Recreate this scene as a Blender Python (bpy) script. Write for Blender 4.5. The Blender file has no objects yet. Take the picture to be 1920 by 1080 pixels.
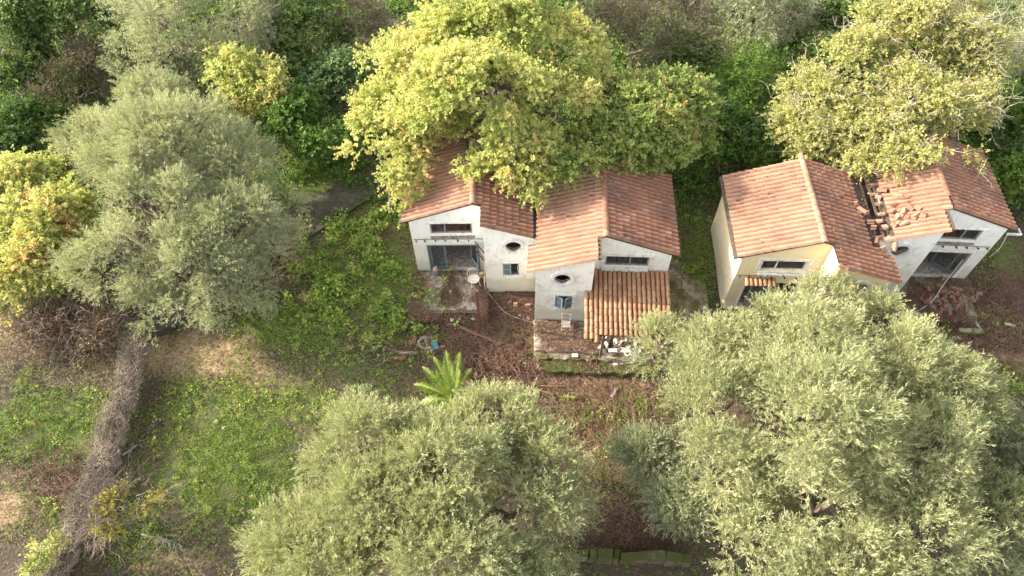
import bpy, bmesh, math, random
import numpy as np
from mathutils import Vector, Matrix, Euler
random.seed(7)
rng = np.random.RandomState(11)
S = bpy.context.scene
COL = S.collection
R = math.radians
# ------------------------------------------------------------------ camera, sky, sun, exposure
CH, PITCH, ROLL, FPX = 30.0, 0.95428, -0.01929, 1309.5
cam = bpy.data.cameras.new('camera'); camo = bpy.data.objects.new('camera', cam); COL.objects.link(camo)
cam.sensor_width = 36.0; cam.lens = 36.0 * FPX / 1920; cam.clip_end = 1000
F_ = np.array([0, math.cos(PITCH), -math.sin(PITCH)]); U_ = np.array([0, math.sin(PITCH), math.cos(PITCH)]); R_ = np.array([1.0, 0, 0])
cr, sr = math.cos(ROLL), math.sin(ROLL)
rx_ = cr * R_ + sr * U_; uy_ = -sr * R_ + cr * U_
camo.matrix_world = Matrix(((rx_[0], uy_[0], -F_[0], 0), (rx_[1], uy_[1], -F_[1], 0), (rx_[2], uy_[2], -F_[2], CH), (0, 0, 0, 1)))
S.camera = camo
SUN_EL, SUN_AZ = R(28), R(-78.7)            # azimuth from +Y towards +X
w = bpy.data.worlds.new('World'); S.world = w; w.use_nodes = True
nt = w.node_tree; sky = nt.nodes.new('ShaderNodeTexSky'); sky.sky_type = 'NISHITA'; sky.sun_disc = False
sky.sun_elevation = SUN_EL; sky.sun_rotation = SUN_AZ; sky.dust_density = 2.5; sky.ozone_density = 0.6
bg = nt.nodes['Background']; hs = nt.nodes.new('ShaderNodeHueSaturation'); hs.inputs['Saturation'].default_value = .22; nt.links.new(sky.outputs[0], hs.inputs['Color']); nt.links.new(hs.outputs[0], bg.inputs[0]); bg.inputs[1].default_value = 0.15
sl = bpy.data.lights.new('sun', 'SUN'); sl.energy = 2.9; sl.angle = R(0.6); sl.color = (1.0, 0.87, 0.68)
so = bpy.data.objects.new('sun', sl); COL.objects.link(so)
sd = Vector((math.sin(SUN_AZ) * math.cos(SUN_EL), math.cos(SUN_AZ) * math.cos(SUN_EL), math.sin(SUN_EL)))
so.rotation_euler = sd.to_track_quat('Z', 'Y').to_euler()
S.view_settings.view_transform = 'Standard'; S.view_settings.look = 'None'; S.view_settings.gamma = 1
S.view_settings.use_curve_mapping = False; S.view_settings.exposure = 1.97
S.render.engine = 'CYCLES'
S.cycles.max_bounces = 6; S.cycles.diffuse_bounces = 4; S.cycles.transmission_bounces = 4; S.cycles.transparent_max_bounces = 6

def G(px, py, z=0.0):
    """point of the place that the photograph shows at this pixel, at height z"""
    X = (px - 960) / FPX; Y = -(py - 540) / FPX
    d = F_ + X * rx_ + Y * uy_
    t = (z - CH) / d[2]
    return np.array([t * d[0], t * d[1], z])
def to_px(P):
    d = P - np.array([0, 0, CH]); z = d @ F_
    z = np.where(z < .1, .1, z)
    return 960 + FPX * (d @ rx_) / z, 540 - FPX * (d @ uy_) / z

# ------------------------------------------------------------------ small helpers
def nz(v): return v / (np.linalg.norm(v, axis=-1, keepdims=True) + 1e-9)
def tag(o, label=None, cat=None, group=None, kind=None):
    if label: o['label'] = label
    if cat: o['category'] = cat
    if group: o['group'] = group
    if kind: o['kind'] = kind
    return o
def empty(name, loc=(0, 0, 0), rz=0, **k):
    o = bpy.data.objects.new(name, None); COL.objects.link(o); o.location = loc; o.rotation_euler = (0, 0, rz)
    o.empty_display_size = .2
    return tag(o, **k)
def link(name, me, parent=None, **k):
    o = bpy.data.objects.new(name, me); COL.objects.link(o)
    if parent: o.parent = parent
    return tag(o, **k)
class MB:
    """collects boxes, tubes and polygons, links them as one mesh"""
    def __init__(s): s.v = []; s.f = []
    def poly(s, pts):
        n = len(s.v); s.v += [tuple(p) for p in pts]; s.f.append(tuple(range(n, n + len(pts))))
    def box(s, a, b, M=None, jit=0):
        x0, y0, z0 = a; x1, y1, z1 = b
        c = [(x0, y0, z0), (x1, y0, z0), (x1, y1, z0), (x0, y1, z0), (x0, y0, z1), (x1, y0, z1), (x1, y1, z1), (x0, y1, z1)]
        if jit: c = [(p[0] + random.uniform(-jit, jit), p[1] + random.uniform(-jit, jit), p[2] + random.uniform(-jit, jit)) for p in c]
        if M: c = [tuple(M @ Vector(p)) for p in c]
        n = len(s.v); s.v += c
        s.f += [tuple(n + i for i in q) for q in ((0, 3, 2, 1), (4, 5, 6, 7), (0, 1, 5, 4), (1, 2, 6, 5), (2, 3, 7, 6), (3, 0, 4, 7))]
    def beam(s, p, q, wd, ht):
        p = Vector(p); q = Vector(q); d = q - p; L = d.length
        M = Matrix.Translation(p) @ d.to_track_quat('X', 'Z').to_matrix().to_4x4()
        s.box((0, -wd / 2, -ht / 2), (L, wd / 2, ht / 2), M)
    def tube(s, pts, rad, n=6, cap=True):
        pts = [Vector(p) for p in pts]; b = len(s.v); m = len(pts)
        if not hasattr(rad, '__len__'): rad = [rad] * m
        for i, p in enumerate(pts):
            t = (pts[min(i + 1, m - 1)] - pts[max(i - 1, 0)]).normalized()
            a = t.cross(Vector((0.13, 0.21, 1)) if abs(t.z) < .9 else Vector((1, .1, 0))).normalized(); c = t.cross(a)
            for k in range(n):
                an = 2 * math.pi * k / n; q = p + (a * math.cos(an) + c * math.sin(an)) * rad[i]; s.v.append(tuple(q))
        for i in range(m - 1):
            for k in range(n):
                s.f.append((b + i * n + k, b + i * n + (k + 1) % n, b + (i + 1) * n + (k + 1) % n, b + (i + 1) * n + k))
        if cap:
            s.f.append(tuple(b + k for k in range(n))[::-1]); s.f.append(tuple(b + (m - 1) * n + k for k in range(n)))
    def mesh(s, name, mat, smooth=False):
        me = bpy.data.meshes.new(name); me.from_pydata(s.v, [], s.f); me.materials.append(mat)
        if smooth: me.polygons.foreach_set('use_smooth', [True] * len(me.polygons))
        me.update(); return me
    def build(s, name, mat, parent=None, smooth=False, **k): return link(name, s.mesh(name, mat, smooth), parent, **k)
def np_mesh(name, V, F, mat, h=None):
    """V (n,3), F (m,k) -> mesh with an optional float attribute per vertex"""
    me = bpy.data.meshes.new(name); n, (m, k) = len(V), F.shape
    me.vertices.add(n); me.vertices.foreach_set('co', np.ascontiguousarray(V, dtype=np.float32).ravel())
    me.loops.add(m * k); me.loops.foreach_set('vertex_index', np.ascontiguousarray(F, dtype=np.int32).ravel())
    me.polygons.add(m); me.polygons.foreach_set('loop_start', np.arange(m, dtype=np.int32) * k)
    if h is not None:
        a = me.attributes.new('hue', 'FLOAT', 'POINT'); a.data.foreach_set('value', np.ascontiguousarray(h, dtype=np.float32))
    me.materials.append(mat); me.update(calc_edges=True); return me

# ------------------------------------------------------------------ materials
def newmat(name):
    m = bpy.data.materials.new(name); m.use_nodes = True; t = m.node_tree
    b = t.nodes['Principled BSDF']; b.inputs['Roughness'].default_value = .9; b.inputs['Specular IOR Level'].default_value = .25
    return m, t, b
def N(t, typ, **k):
    n = t.nodes.new(typ)
    for a, v in k.items(): setattr(n, a, v)
    return n
def noise(t, scale, detail=5, rough=.6, coord='Object', vec=None):
    n = N(t, 'ShaderNodeTexNoise'); n.inputs['Scale'].default_value = scale; n.inputs['Detail'].default_value = detail; n.inputs['Roughness'].default_value = rough
    if vec is None: vec = N(t, 'ShaderNodeTexCoord').outputs[coord]
    t.links.new(vec, n.inputs['Vector']); return n.outputs['Fac']
def ramp(t, fac, stops, interp='LINEAR'):
    r = N(t, 'ShaderNodeValToRGB'); r.color_ramp.interpolation = interp
    while len(r.color_ramp.elements) < len(stops): r.color_ramp.elements.new(.5)
    for e, (p, c) in zip(r.color_ramp.elements, stops): e.position = p; e.color = (c if hasattr(c, '__len__') else (c, c, c)) + ((1,) if not hasattr(c, '__len__') or len(c) == 3 else ())
    t.links.new(fac, r.inputs[0]); return r.outputs[0]
def mix(t, fac, a, b, mode='MIX'):
    m = N(t, 'ShaderNodeMix', data_type='RGBA', blend_type=mode)
    for i, v in ((0, fac), (6, a), (7, b)):
        if isinstance(v, (int, float)): m.inputs[i].default_value = v
        elif isinstance(v, tuple): m.inputs[i].default_value = v + ((1,) if len(v) == 3 else ())
        else: t.links.new(v, m.inputs[i])
    return m.outputs[2]
def mth(t, op, a, b=0.0):
    m = N(t, 'ShaderNodeMath', operation=op)
    for i, v in ((0, a), (1, b)):
        if isinstance(v, (int, float)): m.inputs[i].default_value = v
        else: t.links.new(v, m.inputs[i])
    return m.outputs[0]
def bump(t, b, fac, strength=.5, dist=.02):
    n = N(t, 'ShaderNodeBump'); n.inputs['Strength'].default_value = strength; n.inputs['Distance'].default_value = dist
    t.links.new(fac, n.inputs['Height']); t.links.new(n.outputs[0], b.inputs['Normal'])
def simple(name, c, c2=None, scale=6, rough=.85, metal=0, bmp=.3):
    m, t, b = newmat(name); c2 = c2 or tuple(x * .55 for x in c)
    f = noise(t, scale, 6, .65); t.links.new(ramp(t, f, [(.32, c2), (.62, c)]), b.inputs['Base Color'])
    b.inputs['Roughness'].default_value = rough; b.inputs['Metallic'].default_value = metal
    if bmp: bump(t, b, noise(t, scale * 5), bmp, .01)
    return m
def plaster(name, base, warm, dirt, patch, amount):
    m, t, b = newmat(name); co = N(t, 'ShaderNodeTexCoord').outputs['Object']
    broad = noise(t, .7, 4, .6, vec=co); c = mix(t, ramp(t, broad, [(.35, 0.0), (.7, 1.0)]), base, warm)
    n2 = noise(t, 2.1, 8, .72, vec=co); c = mix(t, mth(t, 'MULTIPLY', ramp(t, n2, [(.52, 0.0), (.68, 1.0)]), amount), c, dirt)
    mp = N(t, 'ShaderNodeMapping'); mp.inputs['Scale'].default_value = (8, 8, .5); t.links.new(co, mp.inputs[0])
    n3 = noise(t, 1.5, 6, .7, vec=mp.outputs[0]); c = mix(t, mth(t, 'MULTIPLY', ramp(t, n3, [(.54, 0.0), (.68, 1.0)]), amount * .75), c, dirt)
    n4 = noise(t, 1.15, 3, .55, vec=co); c = mix(t, mth(t, 'MULTIPLY', ramp(t, n4, [(.64, 0.0), (.69, 1.0)]), .55), c, patch)
    sp = N(t, 'ShaderNodeSeparateXYZ'); t.links.new(co, sp.inputs[0])
    low = mth(t, 'ADD', sp.outputs[2], mth(t, 'MULTIPLY', n2, -1.5)); c = mix(t, ramp(t, low, [(.0, .75 * amount), (.35, 0.0)]), c, (.36, .36, .25))
    mid = mth(t, 'ADD', sp.outputs[2], mth(t, 'MULTIPLY', noise(t, 1.7, 7, .75, vec=co), -4.2)); c = mix(t, ramp(t, mid, [(.0, .5 * amount), (.5, 0.0)]), c, (.50, .46, .38))
    if name == 'plaster_cream':   # ochre towards the ridge: partly old paint, partly bounced sunlight put into the colour
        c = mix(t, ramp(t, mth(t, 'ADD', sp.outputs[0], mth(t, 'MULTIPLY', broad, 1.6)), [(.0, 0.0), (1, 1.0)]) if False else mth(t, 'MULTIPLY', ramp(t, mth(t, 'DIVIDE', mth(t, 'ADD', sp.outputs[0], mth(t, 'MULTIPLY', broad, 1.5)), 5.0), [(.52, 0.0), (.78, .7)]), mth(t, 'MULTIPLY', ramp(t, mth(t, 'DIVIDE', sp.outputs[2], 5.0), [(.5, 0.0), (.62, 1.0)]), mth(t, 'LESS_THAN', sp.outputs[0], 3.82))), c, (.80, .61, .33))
    t.links.new(c, b.inputs['Base Color']); bump(t, b, noise(t, 14, 6, .7, vec=co), .35, .015); return m
M = {}
M['plaster'] = plaster('plaster', (.84, .84, .81), (.82, .79, .70), (.55, .53, .47), (.66, .50, .43), .85)
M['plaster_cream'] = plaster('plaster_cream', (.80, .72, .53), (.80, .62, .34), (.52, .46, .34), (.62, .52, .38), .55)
M['trim'] = simple('trim', (.80, .79, .76), (.46, .44, .40), 4.5)
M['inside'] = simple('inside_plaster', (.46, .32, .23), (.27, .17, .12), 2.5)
M['clutter'] = simple('clutter', (.42, .38, .33), (.10, .07, .05), 7, bmp=1)
M['blue'] = simple('blue_paint', (.15, .195, .22), (.09, .11, .12), 9)
M['blue_light'] = simple('light_blue_paint', (.27, .335, .37), (.15, .19, .21), 9)
M['grey_wood'] = simple('grey_wood', (.36, .33, .29), (.17, .15, .13), 9)
M['dark_wood'] = simple('dark_wood', (.10, .075, .055), (.04, .03, .025), 8)
M['brown_wood'] = simple('brown_wood', (.21, .115, .08), (.10, .055, .04), 6)
M['rust'] = simple('rust', (.22, .085, .05), (.11, .045, .03), 10)
M['white_metal'] = simple('white_metal', (.72, .70, .64), (.45, .38, .30), 14, .6)
M['white_plastic'] = simple('white_plastic', (.66, .65, .62), (.40, .37, .33), 7, .6)
M['foam'] = simple('yellow_foam', (.62, .52, .28), (.40, .32, .16), 9)
M['turquoise'] = simple('turquoise_plastic', (.07, .24, .28), (.05, .13, .15), 8, .5)
M['grey_bucket'] = simple('grey_plastic', (.24, .24, .26), (.14, .14, .15), 8, .5)
M['red_cloth'] = simple('red_cloth', (.5, .12, .10), (.75, .7, .68), 9)
M['rubble'] = simple('rubble', (.56, .52, .46), (.26, .22, .17), 5, bmp=.8)
M['bark'] = simple('bark', (.19, .15, .11), (.08, .06, .045), 9, bmp=1)
M['bark_pale'] = simple('pale_dead_bark', (.46, .41, .33), (.25, .21, .16), 9, bmp=.6)
M['vine'] = simple('dead_vine', (.25, .20, .16), (.12, .09, .075), 3, bmp=0)
M['twig_red'] = simple('reddish_twigs', (0.244, 0.143, 0.108), (0.108, 0.059, 0.045), 1.5, bmp=0)
M['litter'] = simple('leaf_litter', (.26, .17, .10), (.09, .055, .04), 1.3, bmp=0)
M['straw'] = simple('straw', (.46, .36, .21), (.25, .18, .10), 1.5, bmp=0)
M['stone'] = simple('stone', (.30, .27, .23), (.14, .12, .10), 5, bmp=.8)
M['palm_trunk'] = simple('palm_trunk', (.22, .13, .08), (.07, .045, .03), 11, bmp=1)
def concrete(name, base, dark, moss, amt, sc=1.2):
    m, t, b = newmat(name); co = N(t, 'ShaderNodeTexCoord').outputs['Object']
    c = ramp(t, noise(t, 2.6, 8, .7, vec=co), [(.3, dark), (.62, base)])
    c = mix(t, ramp(t, noise(t, sc, 6, .66, vec=co), [(.62 - amt * .3, 0.0), (.74 - amt * .3, 1.0)]), c, moss)
    c = mix(t, ramp(t, noise(t, 5.5, 5, .7, vec=co), [(.58, 0.0), (.66, .8)]), c, (.10, .065, .045))
    t.links.new(c, b.inputs['Base Color']); bump(t, b, noise(t, 9, 7, .75, vec=co), .7, .03); return m
M['patio'] = concrete('patio_concrete', (.50, .44, .37), (.17, .125, .09), (.12, .13, .03), .3, .9)
M['moss_edge'] = concrete('mossy_concrete', (.36, .32, .25), (.14, .11, .075), (.10, .11, .028), .5)
M['moss_dark'] = concrete('moss_stone', (.15, .13, .09), (.06, .05, .035), (.055, .065, .015), .8)
M['path'] = concrete('path_concrete', (.085, .075, .066), (.04, .036, .03), (.04, .052, .016), .5)
m, t, b = newmat('glass'); b.inputs['Base Color'].default_value = (.10, .12, .13, 1); b.inputs['Roughness'].default_value = .12
b.inputs['Alpha'].default_value = .14; b.inputs['Specular IOR Level'].default_value = .15; M['glass'] = m
# roof tiles: every tile its own tone, soot and lichen on top
def tile_mat(name, stops, grime, lichen):
    m, t, b = newmat(name)
    g = N(t, 'ShaderNodeNewGeometry'); oi = N(t, 'ShaderNodeObjectInfo'); co = N(t, 'ShaderNodeTexCoord').outputs['Object']
    world = g.outputs['Position']
    r = mth(t, 'FRACT', mth(t, 'ADD', g.outputs['Random Per Island'], oi.outputs['Random']))
    c = ramp(t, r, stops)
    c = mix(t, mth(t, 'MULTIPLY', ramp(t, noise(t, .55, 5, .65, vec=world), [(.45, 0.0), (.68, 1.0)]), grime), c, (.12, .075, .055))
    c = mix(t, ramp(t, noise(t, 16, 5, .75, vec=world), [(.6, 0.0), (.70, lichen)]), c, (.34, .30, .24))
    c = mix(t, ramp(t, noise(t, 9, 5, .75, vec=world), [(.60, 0.0), (.72, .6 * grime)]), c, (.09, .06, .05))
    t.links.new(c, b.inputs['Base Color']); bump(t, b, noise(t, 40, 4, vec=world), .25, .01); return m
M['tile'] = tile_mat('terracotta_tile', [(0, (.35, .19, .125)), (.3, (.375, .208, .138)), (.6, (.395, .225, .153)), (.85, (.36, .192, .122)), (1, (.42, .26, .185))], .5, .7)
M['tile_old'] = tile_mat('weathered_shaded_terracotta_tile', [(0, (.225, .112, .072)), (.3, (.255, .13, .085)), (.6, (.28, .15, .10)), (.85, (.26, .105, .066)), (1, (.33, .21, .15))], .75, .8)  # weathered tone, with the shade of slopes the sun only grazes painted in
M['barrel'] = tile_mat('barrel_tile_clay', [(0, (0.286, 0.140, 0.073)), (.5, (0.333, 0.180, 0.102)), (1, (0.381, 0.231, 0.139))], .6, .6)
def leafmat(name, stops, trans=.35, rough=.55, spec=.3):
    m, t, b = newmat(name); at = N(t, 'ShaderNodeAttribute', attribute_name='hue')
    c = ramp(t, at.outputs['Fac'], stops)
    t.links.new(c, b.inputs['Base Color']); b.inputs['Roughness'].default_value = rough; b.inputs['Specular IOR Level'].default_value = spec
    tr = N(t, 'ShaderNodeBsdfTranslucent'); t.links.new(mix(t, 1.0, c, (1.0, 1.0, .55), 'MULTIPLY'), tr.inputs[0])
    ms = N(t, 'ShaderNodeMixShader'); ms.inputs[0].default_value = trans
    t.links.new(b.outputs[0], ms.inputs[1]); t.links.new(tr.outputs[0], ms.inputs[2]); t.links.new(ms.outputs[0], t.nodes['Material Output'].inputs[0]); return m
M['olive'] = leafmat('olive_leaf', [(0, (0.154, 0.185, 0.092)), (.35, (0.268, 0.295, 0.153)), (.65, (0.402, 0.420, 0.227)), (.9, (0.515, 0.500, 0.286)), (1, (0.515, 0.430, 0.286))], .34)
M['olive_grey'] = leafmat('grey_olive_leaf', [(0, (0.173, 0.205, 0.122)), (.4, (0.306, 0.335, 0.202)), (.75, (0.449, 0.460, 0.292)), (1, (0.510, 0.460, 0.328))], .34)
M['maple'] = leafmat('maple_leaf', [(0, (0.126, 0.186, 0.054)), (.25, (0.253, 0.329, 0.094)), (.5, (0.424, 0.482, 0.148)), (.78, (0.597, 0.570, 0.228)), (.93, (0.680, 0.515, 0.255)), (1, (0.680, 0.351, 0.134))], .45)
M['mid'] = leafmat('mid_green_leaf', [(0, (.08, .14, .035)), (.4, (.17, .25, .065)), (.75, (.29, .36, .10)), (.95, (.42, .42, .15)), (1, (.5, .3, .1))], .42)
M['green'] = leafmat('green_leaf', [(0, (0.065, 0.133, 0.027)), (.4, (0.122, 0.219, 0.044)), (.75, (0.212, 0.312, 0.062)), (.95, (0.358, 0.390, 0.094)), (1, (0.537, 0.312, 0.077))], 0.42)
M['gold'] = leafmat('golden_leaf', [(0, (.30, .28, .05)), (.5, (.48, .43, .07)), (1, (.62, .52, .12))], .4)
M['yellow'] = leafmat('yellow_leaf', [(0, (.18, .21, .07)), (.35, (.34, .36, .12)), (.7, (.50, .48, .19)), (.93, (.58, .50, .25)), (1, (.50, .30, .12))], .42)
M['dark'] = leafmat('dark_leaf', [(0, (0.039, 0.075, 0.025)), (.4, (0.078, 0.138, 0.037)), (.8, (0.143, 0.213, 0.056)), (1, (0.247, 0.250, 0.088))], .35)
M['drab'] = leafmat('drab_leaf', [(0, (0.078, 0.083, 0.045)), (.4, (0.125, 0.128, 0.068)), (.8, (0.187, 0.165, 0.098)), (1, (0.234, 0.150, 0.090))], 0.3)
M['bluish'] = leafmat('bluish_leaf', [(0, (0.045, 0.094, 0.043)), (.5, (0.098, 0.175, 0.071)), (1, (0.180, 0.250, 0.095))], .3)
M['weed'] = leafmat('weed_leaf', [(0, (0.069, 0.129, 0.029)), (.35, (0.138, 0.246, 0.047)), (.65, (0.249, 0.363, 0.067)), (.85, (0.373, 0.427, 0.107)), (1, (0.469, 0.427, 0.160))], 0.4)
M['dry'] = leafmat('dry_leaf', [(0, (.10, .06, .04)), (.4, (.20, .12, .07)), (.75, (.34, .23, .13)), (1, (.46, .35, .20))], .2)
M['palm'] = leafmat('palm_leaf', [(0, (.12, .20, .03)), (.5, (.26, .37, .06)), (1, (.46, .50, .16))], .35, .4, .5)
# ------------------------------------------------------------------ fields over the ground, read off the photograph as patches of ground cover
FIELDS = dict(
 green=[(420, 850, 150, 120, 1), (430, 770, 130, 60, .7), (100, 800, 150, 70, .9), (560, 755, 80, 50, .9), (600, 610, 190, 60, .7), (690, 520, 110, 100, 1), (720, 440, 70, 70, .6), (600, 480, 90, 60, .5),
   (1300, 470, 55, 100, .5), (1870, 480, 60, 50, .7), (1790, 590, 50, 60, .55), (1850, 610, 60, 40, .35), (1070, 775, 60, 30, .8), (1170, 770, 80, 40, .4), (250, 970, 90, 90, .5), (470, 960, 90, 90, .6), (570, 320, 110, 70, .6), (120, 960, 80, 60, .4), (1150, 670, 130, 20, .5),
   (830, 730, 60, 40, .5), (960, 625, 60, 25, .4), (640, 690, 120, 50, .5), (1890, 715, 60, 30, .8), (30, 720, 60, 70, .4), (1160, 870, 60, 60, .5), (520, 880, 60, 100, .6)],
 dry=[(380, 665, 110, 50, 1), (60, 600, 130, 55, .9), (170, 600, 70, 60, .7), (560, 745, 100, 40, .5), (265, 660, 45, 45, .9), (0, 940, 50, 60, 1), (1860, 684, 80, 22, 1), (470, 705, 60, 30, .7), (320, 1050, 120, 30, .5), (1130, 715, 110, 45, .6), (1150, 860, 60, 60, .5), (200, 690, 60, 40, .4), (560, 520, 60, 20, .4), (780, 480, 30, 40, .4)],
 red=[(930, 660, 140, 120, 1), (1100, 760, 130, 110, .9), (1130, 880, 90, 80, .8), (1800, 620, 170, 130, 1), (1890, 540, 70, 80, .9), (850, 590, 90, 60, .7), (760, 650, 70, 40, .6), (700, 440, 80, 30, .5), (120, 900, 70, 70, .6), (300, 830, 60, 60, .4), (1180, 1000, 80, 60, .6), (40, 650, 60, 40, .3), (560, 500, 60, 40, .6)])
def field(kind, px, py):
    s = np.zeros_like(px)
    for (cx, cy, ax, ay, wt) in FIELDS[kind]: s = np.maximum(s, wt * np.exp(-(((px - cx) / ax) ** 2 + ((py - cy) / ay) ** 2) * .9))
    return s
def vnoise(x, y, sc, seed):
    r = np.random.RandomState(seed); T = r.rand(64, 64); x = x * sc + 100; y = y * sc + 100
    xi = np.floor(x).astype(int); yi = np.floor(y).astype(int); fx = x - xi; fy = y - yi; fx = fx * fx * (3 - 2 * fx); fy = fy * fy * (3 - 2 * fy)
    g = lambda a, c: T[a % 64, c % 64]
    return (g(xi, yi) * (1 - fx) + g(xi + 1, yi) * fx) * (1 - fy) + (g(xi, yi + 1) * (1 - fx) + g(xi + 1, yi + 1) * fx) * fy
def sstep(a, b, x): q = np.clip((x - a) / (b - a), 0, 1); return q * q * (3 - 2 * q)
def ground_h(x, y):
    x = np.asarray(x, float); y = np.asarray(y, float)
    h = -.13 + .33 * sstep(8.5, 11.5, x)
    h = h - .38 * sstep(17.6, 16.2, y) * sstep(-20, -5, x)
    h = h - .35 * sstep(9, 7.2, y) * sstep(-6, 0, x) * sstep(16, 12, x)
    h = h - .45 * sstep(-18.2, -17.6, x) * sstep(24, 19, y) + .25 * sstep(-19, -24, x)
    h = h + .07 * (vnoise(x, y, .9, 1) - .5) + .12 * (vnoise(x, y, .3, 2) - .5) + sstep(34, 75, y) * 3.0
    return h
gx = np.concatenate([np.linspace(-260, -45, 26)[:-1], np.arange(-45, 45, .36), np.linspace(45, 260, 26)])
gy = np.concatenate([np.linspace(-160, 2, 24)[:-1], np.arange(2, 52, .36), np.linspace(52, 400, 40)])
XX, YY = np.meshgrid(gx, gy); ZZ = ground_h(XX, YY); nxg, nyg = len(gx), len(gy)
V = np.stack([XX.ravel(), YY.ravel(), ZZ.ravel()], 1)
idx = np.arange(nxg * nyg).reshape(nyg, nxg)
Fq = np.stack([idx[:-1, :-1].ravel(), idx[:-1, 1:].ravel(), idx[1:, 1:].ravel(), idx[1:, :-1].ravel()], 1)
def ground_mat():
    m, t, b = newmat('ground_soil'); co = N(t, 'ShaderNodeTexCoord').outputs['Object']
    at = lambda n: N(t, 'ShaderNodeAttribute', attribute_name=n).outputs['Fac']
    n1 = noise(t, 1.6, 8, .7, vec=co); n2 = noise(t, 7, 8, .75, vec=co); n3 = noise(t, 30, 5, .8, vec=co)
    c = ramp(t, n2, [(.3, (.036, .028, .019)), (.55, (.088, .067, .044)), (.75, (.16, .12, .08))])
    def lay(c, name, col_stops, nn):
        f = ramp(t, mth(t, 'ADD', at(name), mth(t, 'MULTIPLY', mth(t, 'SUBTRACT', nn, .5), 2.2)), [(.25, 0.0), (.75, 1.0)])
        return mix(t, f, c, ramp(t, n3, col_stops))
    c = lay(c, 'red', [(.3, (.034, .018, .013)), (.55, (.098, .05, .035)), (.75, (.20, .115, .08))], n2)
    c = lay(c, 'dry', [(.3, (.24, .17, .10)), (.55, (.43, .32, .19)), (.75, (.56, .44, .28))], n2)
    c = lay(c, 'green', [(.3, (.045, .052, .02)), (.55, (.15, .175, .055)), (.75, (.31, .31, .12))], n2)
    t.links.new(c, b.inputs['Base Color']); bump(t, b, n2, .9, .08); return m
me = np_mesh('ground', V, Fq, ground_mat())
gpx, gpy = to_px(V)
vis = (gpx > -400) & (gpx < 2320) & (gpy > -400) & (gpy < 1500) & (V[:, 1] < 60)
for k in FIELDS:
    a = me.attributes.new(k, 'FLOAT', 'POINT'); f = np.where(vis, field(k, gpx, gpy), .25 if k == 'green' else .1)
    if k == 'green': f = f + .22 * (vnoise(V[:, 0], V[:, 1], .5, 5) > .6) * sstep(24, 30, V[:, 1])
    a.data.foreach_set('value', f.astype(np.float32))
me.polygons.foreach_set('use_smooth', [True] * len(me.polygons))
link('ground', me, kind='structure')

# ------------------------------------------------------------------ houses: one plan, mirrored in pairs
TILE_W, TILE_L = .27, .37
def tile_shape(mat):
    """pan and roll tile, local x down the slope, y across, lower end lifted"""
    prof = [(-.136, -.012), (-.085, -.022), (-.055, .02), (-.02, .075), (.03, .096), (.08, .078), (.115, .022), (.138, -.014)]
    mb = MB(); n = len(prof); L = TILE_L + .06
    for x, lift in ((-.03, .0), (L - .03, .045)):
        for (y, z) in prof: mb.v.append((x, y, z + lift))
    for (y, z) in prof: mb.v.append((L - .03, y, z + .045 - .034))
    for i in range(n - 1):
        mb.f.append((i, n + i, n + i + 1, i + 1)); mb.f.append((n + i, 2 * n + i, 2 * n + i + 1, n + i + 1))
    return mb
def ridge_shape():
    mb = MB(); n = 7
    for y in (0, .42):
        for k in range(n):
            a = math.pi * k / (n - 1); r = .15 if y == 0 else .135; mb.v.append((-math.cos(a) * r, y, math.sin(a) * r * .75 + (.02 if y == 0 else 0)))
    for k in range(n): mb.v.append((-math.cos(math.pi * k / (n - 1)) * .12, 0, math.sin(math.pi * k / (n - 1)) * .09))
    for k in range(n - 1): mb.f.append((k, k + 1, n + k + 1, n + k)); mb.f.append((k, 2 * n + k, 2 * n + k + 1, k + 1))
    return mb
def barrel_shape():
    mb = MB(); n = 7; L = .45
    for x, r, z in ((0, .088, 0), (L, .102, .035)):
        for k in range(n):
            a = math.pi * k / (n - 1); mb.v.append((x, -math.cos(a) * r, math.sin(a) * r + z))
    for k in range(n):
        a = math.pi * k / (n - 1); mb.v.append((L, -math.cos(a) * .08, math.sin(a) * .08 + .035))
    for k in range(n - 1): mb.f.append((k, n + k, n + k + 1, k + 1)); mb.f.append((n + k, 2 * n + k, 2 * n + k + 1, n + k + 1))
    return mb
ME_TILE = {k: tile_shape(None).mesh('tile', M[k]) for k in ('tile', 'tile_old')}
ME_RIDGE = ridge_shape().mesh('ridge_tile', M['tile_old'], True); ME_RIDGE2 = ridge_shape().mesh('ridge_tile', M['tile'], True)
ME_BARREL = barrel_shape().mesh('barrel_tile', M['barrel'], True)
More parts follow.
